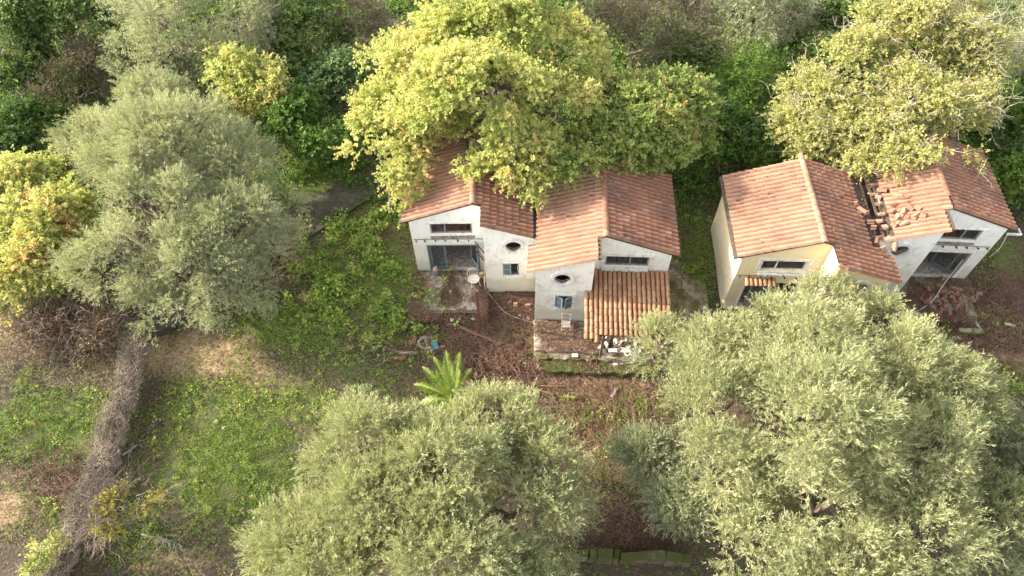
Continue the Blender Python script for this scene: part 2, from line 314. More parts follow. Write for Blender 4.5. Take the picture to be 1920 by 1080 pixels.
def facade(mb, us, ws, top, v, th, hole, rnd=None):
    """wall slab in the plane v (thickness th backwards) as cells between us and ws, top edge follows top(u); hole(i,j) leaves a cell out; rnd=(i,j,c,r) cuts a round opening"""
    us = list(us); ws = list(ws); nw = len(ws)
    def pt(u, j, vv): return (u, vv, top(u) if j == nw else ws[j])
    cells = {(i, j) for i in range(len(us) - 1) for j in range(nw) if not hole(i, j)}
    rc = (rnd[0], rnd[1]) if rnd else None
    for (i, j) in cells:
        a, b2 = us[i], us[i + 1]
        if (i, j) == rc:
            (cu, cw), r = rnd[2], rnd[3]; n = 24; circ = [(cu + r * math.cos(2 * math.pi * k / n), cw + r * math.sin(2 * math.pi * k / n)) for k in range(n)]
            lo, hi = ws[j], ws[j + 1]
            def sq(k):
                c, s = math.cos(2 * math.pi * k / n), math.sin(2 * math.pi * k / n); q = max(abs(c), abs(s)); c, s = c / q, s / q
                return (a + (c + 1) / 2 * (b2 - a), lo + (s + 1) / 2 * (hi - lo))
            for k in range(n):
                k2 = (k + 1) % n
                for vv in (v, v + th): mb.poly([(circ[k][0], vv, circ[k][1]), (sq(k)[0], vv, sq(k)[1]), (sq(k2)[0], vv, sq(k2)[1]), (circ[k2][0], vv, circ[k2][1])])
                mb.poly([(circ[k][0], v, circ[k][1]), (circ[k2][0], v, circ[k2][1]), (circ[k2][0], v + th, circ[k2][1]), (circ[k][0], v + th, circ[k][1])])
        else:
            for vv in (v, v + th): mb.poly([pt(a, j, vv), pt(b2, j, vv), pt(b2, j + 1, vv), pt(a, j + 1, vv)])
        for (di, dj, e) in ((-1, 0, ((a, j), (a, j + 1))), (1, 0, ((b2, j), (b2, j + 1))), (0, -1, ((a, j), (b2, j))), (0, 1, ((a, j + 1), (b2, j + 1)))):
            if (i + di, j + dj) not in cells:
                (u0, j0), (u1, j1) = e; mb.poly([pt(u0, j0, v), pt(u1, j1, v), pt(u1, j1, v + th), pt(u0, j0, v + th)])
def clip_line(z0, z1): return lambda u: z0
class House:
    def __init__(s, name, mirror, X, Y, yaw, z0, T, label, plas):
        s.m = mirror; s.T = T; s.plas = plas
        s.root = empty(name, (X, Y, z0), yaw, label=label, cat='house'); s.zs = s.roofline
        s.frame = s.root
    def roofline(s, u):
        T = s.T
        return T['zr'] - (T['zr'] - T['ze']) / T['ur'] * (T['ur'] - u) if u < T['ur'] else T['zr'] - (T['zr'] - T['zt']) / (T['W'] - T['ur']) * (u - T['ur'])
    def P(s, u, v, w): return (u * s.m, v, w)
    def put(s, mb, name, mat, parent=None, smooth=False, **k):
        """mesh collected in plan coordinates (u along the front, v back, w up)"""
        mb.v = [(x * s.m, y, z) for (x, y, z) in mb.v]
        if s.m < 0: mb.f = [f[::-1] for f in mb.f]
        return mb.build(name, mat, parent or s.root, smooth, **k)
    def wp(s, u, v, w):
        y = s.root.rotation_euler.z; x = u * s.m; l = s.root.location
        return Vector((l.x + x * math.cos(y) - v * math.sin(y), l.y + x * math.sin(y) + v * math.cos(y), l.z + w))
D_BACK = 5.05
def build_house(name, mirror, X, Y, yaw, z0, T, label, plas, door_w, tower_in, n_single, skip=lambda side, u, v: False, tower_win=True):
    h = House(name, mirror, X, Y, yaw, z0, T, label, plas); pm = M[plas]; a, Wd, p, ur = T['a'], T['W'], T['p'], T['ur']
    th = .2; zl = h.roofline
    # walls ---------------------------------------------------------------
    mb = MB(); d0, d1 = door_w
    facade(mb, [0, d0, 1.0, ur if ur < 3.1 else 3.1, d1, a], [-.3, 0.0, 2.15, 3.02, 3.82], zl, 0, th, lambda i, j: (1 <= i <= 3 and j == 1) or (i == 2 and j == 3))
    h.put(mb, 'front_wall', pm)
    mb = MB(); wu0, wu1 = 4.6, 5.42; cu = 5.15
    facade(mb, [a, 4.55, wu0, wu1, 5.75, Wd], [-.3, 1.15, 2.15, 2.97, 4.12], zl, -p, th, lambda i, j: (i == 2 and j == 1 and tower_win), None) if False else None
    us = [a, 4.6, 5.42, Wd]; ws = [-.3, 1.15, 2.15]
    facade(mb, us, ws + [2.9], lambda u: 2.9, -p, th, lambda i, j: (i == 1 and j == 1) or j == 3)
    facade(mb, [a, 4.5, 5.8, Wd], [2.9, 4.2], zl, -p + .0, th, lambda i, j: False, (1, 0, (cu, 3.57), .40))
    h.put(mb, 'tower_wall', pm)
    mb = MB()
    mb.poly([(0.002, th, -.3), (0.002, D_BACK, -.3), (0.002, D_BACK, zl(0)), (0.002, th, zl(0))]); mb.poly([(.2, th, -.3), (.2, D_BACK, -.3), (.2, D_BACK, zl(.2)), (.2, th, zl(.2))])
    for u in (0.0,): mb.poly([(0.002, th, -.3), (0.002, 0.0, -.3), (0.002, 0, zl(0)), (0.002, th, zl(0))])
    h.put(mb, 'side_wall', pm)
    mb = MB()
    mb.poly([(a, -p, -.3), (a, 0, -.3), (a, 0, zl(a)), (a, -p, zl(a))]); mb.poly([(a + .2, -p + th, -.3), (a + .2, th, -.3), (a + .2, th, zl(a + .2)), (a + .2, -p + th, zl(a + .2))])
    zw = zl(Wd) - (.55 if T.get('gap') else 0); mb.poly([(Wd, -p, -.3), (Wd, D_BACK, -.3), (Wd, D_BACK, zw), (Wd, -p, zw)])
    h.put(mb, 'tower_side_wall', M['plaster'])
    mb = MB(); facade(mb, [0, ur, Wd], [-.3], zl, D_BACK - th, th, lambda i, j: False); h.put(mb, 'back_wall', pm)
    # rooms ----------------------------------------------------------------
    mb = MB(); mb.box((.21, .21, -.1), (Wd - .2, D_BACK - .21, .012)); mb.box((a + .21, -p + .21, -.1), (Wd - .2, .2, .012)); h.put(mb, 'floor', M['clutter'])
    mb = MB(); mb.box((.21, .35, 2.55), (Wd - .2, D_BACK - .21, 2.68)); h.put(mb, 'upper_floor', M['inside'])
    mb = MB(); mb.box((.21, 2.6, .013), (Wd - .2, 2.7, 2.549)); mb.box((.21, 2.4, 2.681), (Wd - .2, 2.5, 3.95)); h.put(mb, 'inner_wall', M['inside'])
    mb = MB()
    for k in range(9):
        u = .5 + k * .33; mb.beam((u, random.uniform(.4, 1.2), 2.70), (u + random.uniform(-.5, .5), random.uniform(1.2, 2.2), random.uniform(2.8, 3.6)), .08, .05)
    h.put(mb, 'fallen_laths', M['brown_wood'])
    # roof -----------------------------------------------------------------
    os_, ot = T['os'], T['ot']; V0, V1 = -.07, 5.2; vt = -p - .05
    mb = MB(); dk = .09
    def deck(u0, u1, v0, v1):
        c = [(u0, v0, zl(u0)), (u1, v0, zl(u1)), (u1, v1, zl(u1)), (u0, v1, zl(u0))]; n = len(mb.v); mb.v += [(x, y, z + .012) for x, y, z in c] + [(x, y, z + dk) for x, y, z in c]
        mb.f += [tuple(n + i for i in q) for q in ((0, 3, 2, 1), (4, 5, 6, 7), (0, 1, 5, 4), (1, 2, 6, 5), (2, 3, 7, 6), (3, 0, 4, 7))]
    ue = Wd + ot
    deck(-os_ + .05, ur - .003, V0, V1); ub = ue - .05 if T.get('gap') is None else T['gap']
    uback = min(ub, Wd - .1)
    deck(ur, uback, V0 + .002, V1); deck(tower_in + .02, uback, vt, V0 - .002)
    if ub > uback: deck(uback + .004, ub, vt + .001, .28)
    roof = h.put(mb, 'roof', M['dark_wood'])
    # tiles: the nearest ones singly, the rest joined
    items = []
    s1 = math.atan((T['zr'] - T['ze']) / ur); s2 = math.atan((T['zr'] - T['zt']) / (Wd - ur))
    nv = int(round((V1 - V0) / TILE_W)); tw = (V1 - V0) / nv
    n1 = int(math.ceil((ur + os_) / math.cos(s1) / TILE_L)); n2 = int(math.ceil((ue - ur) / math.cos(s2) / TILE_L))
    for side, s_, n_, v0, k0 in ((0, s1, n1, V0, 0), (1, s2, n2, V0, 0)):
        nrow = nv if side == 0 else nv + int(round((V0 - vt) / tw))
        for r_ in range(nrow):
            v = V1 - (r_ + .5) * tw
            for k in range(n_):
                d = k * TILE_L + .05 + random.uniform(-.012, .012)
                u = ur - d * math.cos(s_) if side == 0 else ur + d * math.cos(s_)
                um = ur - (d + .2) * math.cos(s_) if side == 0 else ur + (d + .2) * math.cos(s_)
                end = d + TILE_L + .03
                if side == 0 and ur - end * math.cos(s_) < -os_ - .12: continue
                ue2 = ue if v < .3 else min(ue, Wd - .03)
                if side == 1 and ur + end * math.cos(s_) > ue2 + .12: continue
                if side == 1 and v < V0 and um < tower_in + .12: continue
                if side == 1 and v < V0 and u < tower_in: u = tower_in - .02
                if skip(side, um, v): continue
                mat = 'tile' if (side == 0) == (mirror > 0) else 'tile_old'  # tile_old: weathered tone plus painted-in shade of the right-hand slopes
                items.append((v, side, u, d, mat))
    items.sort(key=lambda q: q[0])
    def tmat(it):
        v, side, u, d, mat = it; sg = -1 if side == 0 else 1; s_ = s1 if side == 0 else s2
        z = zl(u) + dk + .012
        # plan -> local with mirror: x axis down the slope
        X_ = Vector((sg * h.m * math.cos(s_), 0, -math.sin(s_))); Z_ = Vector((sg * h.m * math.sin(s_), 0, math.cos(s_))); Y_ = Z_.cross(X_)
        Mx = Matrix((X_, Y_, Z_)).transposed().to_4x4()
        J = Euler((random.gauss(0, .016), random.gauss(0, .016), random.gauss(0, .028 if random.random() < .93 else .14))).to_matrix().to_4x4()
        return Matrix.Translation((u * h.m, v + random.uniform(-.008, .008), z)) @ Mx @ J
    for it in items[:n_single]:
        o = bpy.data.objects.new('tile', ME_TILE[it[4]]); COL.objects.link(o); o.parent = roof; o.matrix_basis = tmat(it)
    for mat in ('tile', 'tile_old'):
        mb = MB(); src = tile_shape(None)
        for it in items[n_single:]:
            if it[4] != mat: continue
            Mx = tmat(it); n = len(mb.v); mb.v += [tuple(Mx @ Vector(q)) for q in src.v]; mb.f += [tuple(n + i for i in q) for q in src.f]
        if mb.v: mb.build('tile', M[mat], roof, kind='stuff')
    v = V0 - .06
    while v < V1:
        if not skip(2, ur, v):
            o = bpy.data.objects.new('ridge_tile', ME_RIDGE2 if mirror > 0 else ME_RIDGE); COL.objects.link(o); o.parent = roof
            o.location = (ur * h.m, v, T['zr'] + dk + .03); o.rotation_euler = (random.gauss(0, .02), random.gauss(0, .04), random.gauss(0, .03))
        v += .37
    h.roof = roof
    # upper window ------------------------------------------------------------
    h.win = []
    return h
def frame_box(h, parent, u0, u1, w0, w1, v, wd, dp, mat, name='frame', mull=()):
    mb = MB(); mb.box((u0, v, w0), (u0 + wd, v + dp, w1)); mb.box((u1 - wd, v, w0), (u1, v + dp, w1))
    mb.box((u0 + wd, v + .003, w0), (u1 - wd, v + dp - .003, w0 + wd)); mb.box((u0 + wd, v + .003, w1 - wd), (u1 - wd, v + dp - .003, w1))
    for q in mull: mb.box((q - wd * .4, v + .005, w0 + wd), (q + wd * .4, v + dp - .005, w1 - wd))
    return h.put(mb, name, mat, parent)
def upper_window(h, style):
    fr = frame_box(h, h.root, 1.0, 3.1, 3.02, 3.82, .06, .07, .07, M['grey_wood'] if style != 'white' else M['trim'], 'window', (1.74,) if style != 'mesh' else (1.9,))
    mb = MB(); mb.box((1.07, .09, 3.09), (1.74, .098, 3.75)); h.put(mb, 'pane', M['glass'], fr)
    if style in ('mesh', 'white'): mb = MB(); mb.box((1.78, .09, 3.09), (3.03, .098, 3.75)); h.put(mb, 'pane', M['glass'], fr)
    if style != 'bare':
        mb = MB(); mb.box((.80, -.045, 3.82), (3.32, -.002, 3.98)); mb.box((.80, -.04, 2.9), (.998, -.002, 3.818)); mb.box((3.102, -.04, 2.9), (3.32, -.002, 3.818)); mb.box((.998, -.075, 2.88), (3.102, .058, 3.0)); h.put(mb, 'window_surround', M['trim'])
    else:
        mb = MB(); mb.box((.75, -.03, 3.83), (3.4, -.002, 3.9)); h.put(mb, 'lintel', M['trim'])
    mb = MB()
    for k in range(16):
        u0 = .98 + k * .14; mb.box((u0, (-.07 if style == 'bare' else -.12) - random.uniform(0, .05), 2.74 + random.uniform(0, .04)), (u0 + .135, -.003, 2.9 + random.uniform(-.03, .0)), jit=.012)
    h.put(mb, 'broken_ledge', M['stone'] if style == 'bare' else M['trim'])
    mb = MB(); mb.box((.1, -.022, 2.60), (3.6, -.002, 2.65), jit=.006); h.put(mb, 'ledge_scar', M['stone'])
    for u in (.18, .62, 1.16, 1.66, 2.3, 2.85):
        mb = MB(); mb.box((u, -.09 - random.uniform(0, .05), 2.52), (u + .065, -.031, 2.59), jit=.01); h.put(mb, 'beam_stub', M['dark_wood'])
def round_window(h):
    p = h.T['p']; mb = MB(); n = 28; cu, cw = 5.15, 3.57; ri, ro = .40, .57
    for k in range(n):
        a0, a1 = 2 * math.pi * k / n, 2 * math.pi * (k + 1) / n
        c = lambda r, a, v: (cu + r * math.cos(a), v, cw + r * math.sin(a))
        mb.poly([c(ri, a0, -p - .09), c(ro, a0, -p - .09), c(ro, a1, -p - .09), c(ri, a1, -p - .09)]); mb.poly([c(ro, a0, -p - .09), c(ro, a0, -p - .001), c(ro, a1, -p - .001), c(ro, a1, -p - .09)])
        mb.poly([c(ri, a0, -p - .09), c(ri, a1, -p - .09), c(ri, a1, -p + .19), c(ri, a0, -p + .19)])
    rw = h.put(mb, 'round_window', M['trim'])
    mb = MB()
    for k in range(n):
        a0, a1 = 2 * math.pi * k / n, 2 * math.pi * (k + 1) / n; c = lambda r, a, v: (cu + r * math.cos(a), v, cw + r * math.sin(a))
        for v0 in (-p + .08, -p + .12): mb.poly([c(.34, a0, v0), c(.398, a0, v0), c(.398, a1, v0), c(.34, a1, v0)])
        mb.poly([c(.34, a0, -p + .08), c(.34, a1, -p + .08), c(.34, a1, -p + .12), c(.34, a0, -p + .12)])
    h.put(mb, 'frame', M['brown_wood'], rw)
    mb = MB()
    for k in range(7): mb.box((cu - .26 + k * .075, -p - .02 + .03 * abs(k - 3), cw - .40), (cu - .26 + k * .075 + .06, -p + .06, cw - .34 + random.uniform(0, .05)), jit=.012)
    h.put(mb, 'nest_debris', M['stone'], rw)
def small_window(h, surround, shutters):
    p = h.T['p']
    fr = frame_box(h, h.root, 4.6, 5.42, 1.15, 2.15, -p + .07, .05, .06, M['blue'], 'small_window', (5.01,))
    mb = MB(); mb.box((4.66, -p + .09, 1.21), (5.36, -p + .097, 2.09)); h.put(mb, 'pane', M['glass'], fr)
    def shutter(u0, ang, wd):
        s_ = empty('shutter', h.P(u0, -p + .05, 1.18), ang * h.m); s_.parent = h.root
        sg = 1 if ang >= 0 else 1
        x0, x1 = (0, wd) if u0 < 5 else (-wd, 0)
        if h.m < 0: x0, x1 = -x1, -x0
        mb = MB(); mb.box((x0, -.035, 0), (x0 + .05, 0, .94)); mb.box((x1 - .05, -.035, 0), (x1, 0, .94)); mb.box((x0 + .05, -.034, 0), (x1 - .05, -.001, .06)); mb.box((x0 + .05, -.034, .88), (x1 - .05, -.001, .94)); mb.box((x0 + .05, -.034, .44), (x1 - .05, -.001, .5))
        mb.build('shutter_frame', M['blue_light'], s_)
        for k in range(12):
            z = .075 + k * .069
            if abs(z - .45) < .06: continue
            mb = MB(); mb.box((x0 + .052, -.03, z), (x1 - .052, -.012, z + .05), Matrix.Rotation(.0, 4, 'X')); mb.build('slat', M['blue'], s_)
    if shutters == 'both': shutter(4.6, -.55, .42); shutter(5.42, .55, .42)
    elif shutters == 'one': shutter(4.62, -.12, .40)
    if surround:
        mb = MB(); mb.box((4.42, -p - .03, 2.152), (5.6, -p - .002, 2.3)); mb.box((4.42, -p - .026, 1.0), (4.598, -p - .002, 2.15)); mb.box((5.422, -p - .026, 1.0), (5.6, -p - .002, 2.15)); mb.box((4.598, -p - .05, 1.02), (5.422, -p + .06, 1.14), jit=.008)
        h.put(mb, 'small_window_surround', M['trim'])
    else:
        mb = MB(); mb.box((4.45, -p - .04, 2.22), (5.6, -p - .002, 2.27)); mb.box((4.55, -p - .03, 1.08), (5.45, -p + .06, 1.145), jit=.01); h.put(mb, 'sill', M['trim'])
def door_leaf(h, u0, wd, ang, mat, w1=2.08, v=.06):
    s_ = empty('door', h.P(u0, v, .02), ang * h.m); s_.parent = h.root; sg = 1 if wd > 0 else -1; wd = abs(wd); x = lambda q: q * sg * h.m
    mb = MB()
    def bx(a, b, z0, z1, y0=-.025, y1=.025): mb.box((min(x(a), x(b)), y0, z0), (max(x(a), x(b)), y1, z1))
    bx(0, .1, 0, w1); bx(wd - .1, wd, 0, w1); bx(.1, wd - .1, 0, .28, -.022, .022); bx(.1, wd - .1, w1 - .1, w1, -.022, .022)
    mb.build('door_frame', mat, s_)
    mb = MB(); bx(.1, wd - .1, .28, w1 - .1, -.004, .004); mb.build('pane', M['glass'], s_)
    mb = MB(); bx(wd - .07, wd - .04, 1.0, 1.12, -.06, -.026); mb.build('handle', M['rust'], s_)
def door_frame(h, d0, d1, mat, wd=.09):
    mb = MB(); mb.box((d0, -.01, 0.0), (d0 + wd, .12, 2.15)); mb.box((d1 - wd, -.01, 0), (d1, .12, 2.15)); mb.box((d0 + wd, -.008, 2.06), (d1 - wd, .118, 2.148)); h.put(mb, 'door_opening_frame', mat)
def loose_tile(pos, rot, label, group, mat='tile', shape=None, cat='roof tile'):
    o = bpy.data.objects.new('loose_tile', (shape or ME_TILE[mat])); COL.objects.link(o); o.location = pos; o.rotation_euler = rot
    return tag(o, label, cat, group)
TA = dict(a=3.72, W=6.42, p=1.26, ze=4.04, zr=5.23, zt=4.10, ur=3.23, os=.49, ot=.40)
h1 = build_house('house', 1, -5.036, 22.616, -.010, -.097, dict(TA, ot=.0, W=6.30, os=.51), 'white abandoned cottage with blue door frames and open ground floor beside the rusty post', 'plaster', (.68, 3.37), 3.60, 230)
upper_window(h1, 'bare'); round_window(h1); small_window(h1, False, 'one'); door_frame(h1, .68, 3.37, M['blue'], .08); door_leaf(h1, .78, .86, .0, M['blue']); door_leaf(h1, 3.28, -.85, -1.05, M['blue_light'], v=.0)
h2 = build_house('house', -1, 7.606, 20.248, -.065, -.14, dict(TA, ot=.45), 'white abandoned cottage with tiled porch roof in front and shuttered window', 'plaster', (.68, 3.37), 3.42, 300)
upper_window(h2, 'mesh'); round_window(h2); small_window(h2, True, 'both'); door_frame(h2, .68, 3.37, M['trim'])
door_leaf(h2, .78, .86, .0, M['blue']); 
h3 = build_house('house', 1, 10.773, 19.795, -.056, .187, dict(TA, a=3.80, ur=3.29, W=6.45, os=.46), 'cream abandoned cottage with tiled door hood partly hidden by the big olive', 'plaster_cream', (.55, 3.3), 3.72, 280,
    skip=lambda side, u, v: side == 1 and u > 5.95 and v > .45)
upper_window(h3, 'white'); round_window(h3); small_window(h3, True, 'none'); door_frame(h3, .55, 3.3, M['trim'], .14); door_leaf(h3, 1.0, .9, -.6, M['blue'])
h4 = build_house('house', -1, 23.671, 21.152, -.086, .227, dict(TA, a=3.76, ur=3.2, W=6.3, ot=.2, os=.55, gap=5.82), 'white abandoned cottage with broken roof edge, loose tiles and white gutter', 'plaster', (.52, 3.3), 3.36, 280,
    skip=lambda side, u, v: (side == 1 and u > 5.74 and v > -1.25) or (side == 2 and v < .25) or (side == 1 and 5.3 < u and abs(v - 1.75) < .15) or (side == 0 and u > 2.75 and v < .3 and random.random() < .5))
upper_window(h4, 'bare'); round_window(h4); small_window(h4, False, 'none'); door_frame(h4, .52, 3.3, M['trim'], .12); door_leaf(h4, .9, .95, .75, M['blue'], v=.3)
# house 4: gutter, roof edge timbers of the broken valley
mb = MB(); mb.box((-.66, -.16, 3.72), (-.06, -.06, 3.80)); mb.box((-.70, -.17, 3.74), (-.62, .25, 3.83)); h4.put(mb, 'gutter', M['white_plastic'])
for u, dz in ((5.85, .02), (6.08, .0), (6.45, -.02)):
    mb = MB(); mb.beam((u, -1.25, 4.16 + dz), (u + .02, 3.6, 4.2 + dz), .09, .12); h4.put(mb, 'valley_beam', M['dark_wood'])
for k in range(9):
    v = -1.0 + k * .45 + random.uniform(-.2, .2); mb = MB(); mb.beam((5.72 + random.uniform(-.03, .3), v, 4.27 - .1 * (k % 2)), (6.2 + random.uniform(-.25, .25), v + random.uniform(-.4, .4), 4.16), .07, .05); h4.put(mb, 'batten', M['dark_wood' if k % 3 else 'grey_wood'])
for k, v in enumerate((-.95, .15, 1.0, 1.75)):
    mb = MB(); mb.box((5.66 + .05 * (k % 2), v, 4.27), (5.74 + .06 * (k % 3), v + (.75, .3, .5, .6)[k], 4.33), jit=.03); h4.put(mb, 'plaster_strip', M['white_plastic'])
# house 3: row of hood tiles over the door
mb = MB(); mb.box((.45, -.42, 2.34), (1.98, -.03, 2.38)); hood = h3.put(mb, 'door_hood', M['brown_wood'])
for k in range(7):
    o = bpy.data.objects.new('barrel_tile', ME_BARREL); COL.objects.link(o); o.parent = hood; o.location = (.56 + k * .215, -.04, 2.45); o.rotation_euler = (0, .22, -math.pi / 2)
# house 1: iron brackets of the lost balcony on the tower side
for k, (w0, w1, v0, v1) in enumerate(((2.5, 2.35, -.1, -.75), (2.25, 1.95, -.15, -.9), (1.75, 1.5, -.1, -.7), (1.3, 1.2, -.2, -.75), (1.0, 1.0, -.3, -1.2), (.55, .5, -.4, -1.25))):
    mb = MB(); mb.beam((3.66 - .45 * (k < 3), v0, w0), (3.70, v1, w1), .045, .06); h1.put(mb, 'iron_bracket', M['rust'] if k % 2 else M['dark_wood'])
mb = MB(); mb.beam((3.64, -.85, .0), (3.66, -.8, 2.3), .06, .05); h1.put(mb, 'upright', M['grey_wood'])
# house 2 porch roof with barrel tiles
mb = MB(); zp = lambda v: 2.70 + v * .105
def pdeck(u0, u1, v0, v1):
    n = len(mb.v); c = [(u0, v0, zp(v0)), (u1, v0, zp(v0)), (u1, v1, zp(v1)), (u0, v1, zp(v1))]; mb.v += [(x, y, z - .05) for x, y, z in c] + c
    mb.f += [tuple(n + i for i in q) for q in ((0, 3, 2, 1), (4, 5, 6, 7), (0, 1, 5, 4), (1, 2, 6, 5), (2, 3, 7, 6), (3, 0, 4, 7))]
pdeck(.08, 3.68, -3.5, -.05); pdeck(3.684, 3.9, -3.5, -1.32)
porch = h2.put(mb, 'porch_roof', M['brown_wood'])
sp_ = math.atan(.105)
pan = barrel_shape(); pan.v = [(x, y, -z * .8) for x, y, z in pan.v]; ME_PAN = pan.mesh('channel_tile', M['barrel'], True)
nc = 17
for c in range(nc + 1):
    u = .06 + c * (3.96 - .06) / nc
    v = -.05 if u < 3.62 else -1.3
    vend = -3.3 if c == 0 else -3.66 - .10 * (c > 14)
    row = []
    while v - .36 > vend - .1:
        row.append(v); v -= .345
    for v in row:
        for me_, du, dz, nm in ((ME_BARREL, 0, .045, 'barrel_tile'), (ME_PAN, .115, .075, 'channel_tile')):
            if nm == 'channel_tile' and (c == nc or u + du > 3.95): continue
            o = bpy.data.objects.new(nm, me_); COL.objects.link(o); o.parent = porch
            o.location = (-(u + du), v + random.uniform(-.012, .012), zp(v) + dz); o.rotation_euler = (random.gauss(0, .02), sp_ + random.gauss(0, .008), -math.pi / 2 + random.gauss(0, .025))
for u in (.3, 3.1):
    mb = MB(); mb.box((u - .06, -3.36, -.02), (u + .06, -3.24, 2.29)); h2.put(mb, 'porch_post', M['brown_wood'])
mb = MB(); mb.box((.06, -3.38, 2.24), (3.9, -3.22, 2.29)); h2.put(mb, 'porch_beam', M['brown_wood'])
# terraces and paths ---------------------------------------------------------
def slab(hh, u0, u1, v0, v1, w0, w1, name, mat, nu=14, nvv=6, jz=.012, **k):
    """concrete sheet with worn top, sides closed"""
    mb = MB(); g = {}
    for i in range(nu + 1):
        for j in range(nvv + 1):
            e = .06 * (i in (0, nu)) + .07 * (j in (0, nvv)); g[i, j] = len(mb.v)
            mb.v.append((u0 + (u1 - u0) * i / nu + random.uniform(-e, e), v0 + (v1 - v0) * j / nvv + random.uniform(-e, e), w1 + random.uniform(-jz, jz) - .01))
    for i in range(nu):
        for j in range(nvv): mb.f.append((g[i, j], g[i + 1, j], g[i + 1, j + 1], g[i, j + 1]))
    rim = [(i, 0) for i in range(nu)] + [(nu, j) for j in range(nvv)] + [(i, nvv) for i in range(nu, 0, -1)] + [(0, j) for j in range(nvv, 0, -1)]
    b = len(mb.v)
    for q in rim: x, y, z = mb.v[g[q]]; mb.v.append((x, y, w0))
    for i in range(len(rim)): j = (i + 1) % len(rim); mb.f.append((g[rim[i]], b + i, b + j, g[rim[j]]))
    if hh is None: return mb.build(name, mat, None, **k)
    mb.v = [tuple(hh.wp(x, y, z)) for x, y, z in mb.v]
    return mb.build(name, mat, None, **k)
slab(h1, .0, 3.6, -2.6, -.03, -.3, -.03, 'patio', M['patio'], kind='structure')
slab(h2, .1, 6.4, -3.1, -1.30, -.6, -.03, 'terrace', M['patio'], 24, 8, kind='structure')
slab(h2, .1, 3.70, -1.299, -.02, -.6, -.035, 'terrace', M['patio'], 12, 5, kind='structure')
slab(h2, .1, 6.35, -3.42, -3.12, -.8, -.20, 'terrace_step', M['moss_edge'], 26, 2, .02, kind='structure')
slab(h2, .6, 6.1, -4.05, -3.44, -.9, -.36, 'terrace_step', M['moss_dark'], 24, 3, .02, kind='structure')
slab(h2, -2.55, -.05, -2.5, 6.5, -.3, .03, 'passage_paving', M['moss_edge'], 8, 20, .015, kind='structure')
slab(h4, .1, 3.7, -2.4, -.03, -.3, .0, 'patio', M['moss_edge'], kind='structure')
def strip_path(pts, wd, z1, z0, name, mat, **k):
    mb = MB(); n = len(pts)
    for i, q in enumerate(pts):
        d = np.array(pts[min(i + 1, n - 1)]) - np.array(pts[max(i - 1, 0)]); d = d / np.hypot(*d); s_ = np.array([-d[1], d[0]]) * wd / 2
        for (sx, zz) in ((1, z0), (1, z1), (0, z1 + .03), (-1, z1), (-1, z0)):
            mb.v.append((q[0] + s_[0] * sx + random.uniform(-.05, .05), q[1] + s_[1] * sx + random.uniform(-.05, .05), zz + random.uniform(-.02, .02)))
    for i in range(n - 1):
        for k_ in range(4): b = i * 5 + k_; mb.f.append((b, b + 1, b + 6, b + 5))
    return mb.build(name, mat, None, **k)
pth = [(-19, 19.5), (-16.2, 21.9), (-13.2, 24.8), (-11, 26.7), (-8.9, 28.7), (-6.5, 30.4), (-2, 31.6), (4, 31.6), (9, 30.8), (13, 30.2), (20, 30.6), (30, 32)]
pth = [tuple(np.array(pth[i]) * (1 - f) + np.array(pth[i + 1]) * f) for i in range(len(pth) - 1) for f in (0, .25, .5, .75)]
strip_path(pth, 2.3, .06, -.4, 'path', M['path'], kind='structure')
# ------------------------------------------------------------------ vegetation
def leaf_arrays(P, D, L, W, hue, quad, up=None):
    """leaves at P along D: kite shaped quads or slim triangles"""
    n = len(P); r = nz(rng.normal(size=(n, 3))) if up is None else nz(up + .55 * rng.normal(size=(n, 3)))
    Sd = nz(np.cross(D, r)); L = L[:, None]; W = W[:, None]
    if quad == 2:
        V = np.stack([P, P + D * L + Sd * W * .35, P + D * L * .75 - Sd * W * .75], 1).reshape(-1, 3); F = np.arange(3 * n).reshape(n, 3); H = np.repeat(hue, 3)
    elif quad:
        Nn = nz(np.cross(Sd, D)); a = P; b = P + D * L * .45 + Sd * W * .5 ; c = P + D * L - Nn * L * .12; d = P + D * L * .45 - Sd * W * .5
        V = np.stack([a, b, c, d], 1).reshape(-1, 3); F = np.arange(4 * n).reshape(n, 4); H = np.repeat(hue, 4)
    else:
        V = np.stack([P - Sd * W * .35, P + D * L * .55 + Sd * W * .65, P + D * L], 1).reshape(-1, 3); F = np.arange(3 * n).reshape(n, 3); H = np.repeat(hue, 3)
    return V, F, H
def lump(px, py, z, rx, ry=None, rz=None):
    c = G(px, py, z); ry = rx if ry is None else ry; return (c, np.array([rx, ry, rz if rz else rx * .75]))
_T3 = np.random.RandomState(77).rand(32, 32, 32)
def noise3(P):
    i = np.floor(P).astype(int); f = P - i; f = f * f * (3 - 2 * f); o = 0
    for a in (0, 1):
        for b in (0, 1):
            for c in (0, 1):
                w_ = (f[:, 0] if a else 1 - f[:, 0]) * (f[:, 1] if b else 1 - f[:, 1]) * (f[:, 2] if c else 1 - f[:, 2])
                o = o + w_ * _T3[(i[:, 0] + a) % 32, (i[:, 1] + b) % 32, (i[:, 2] + c) % 32]
    return o
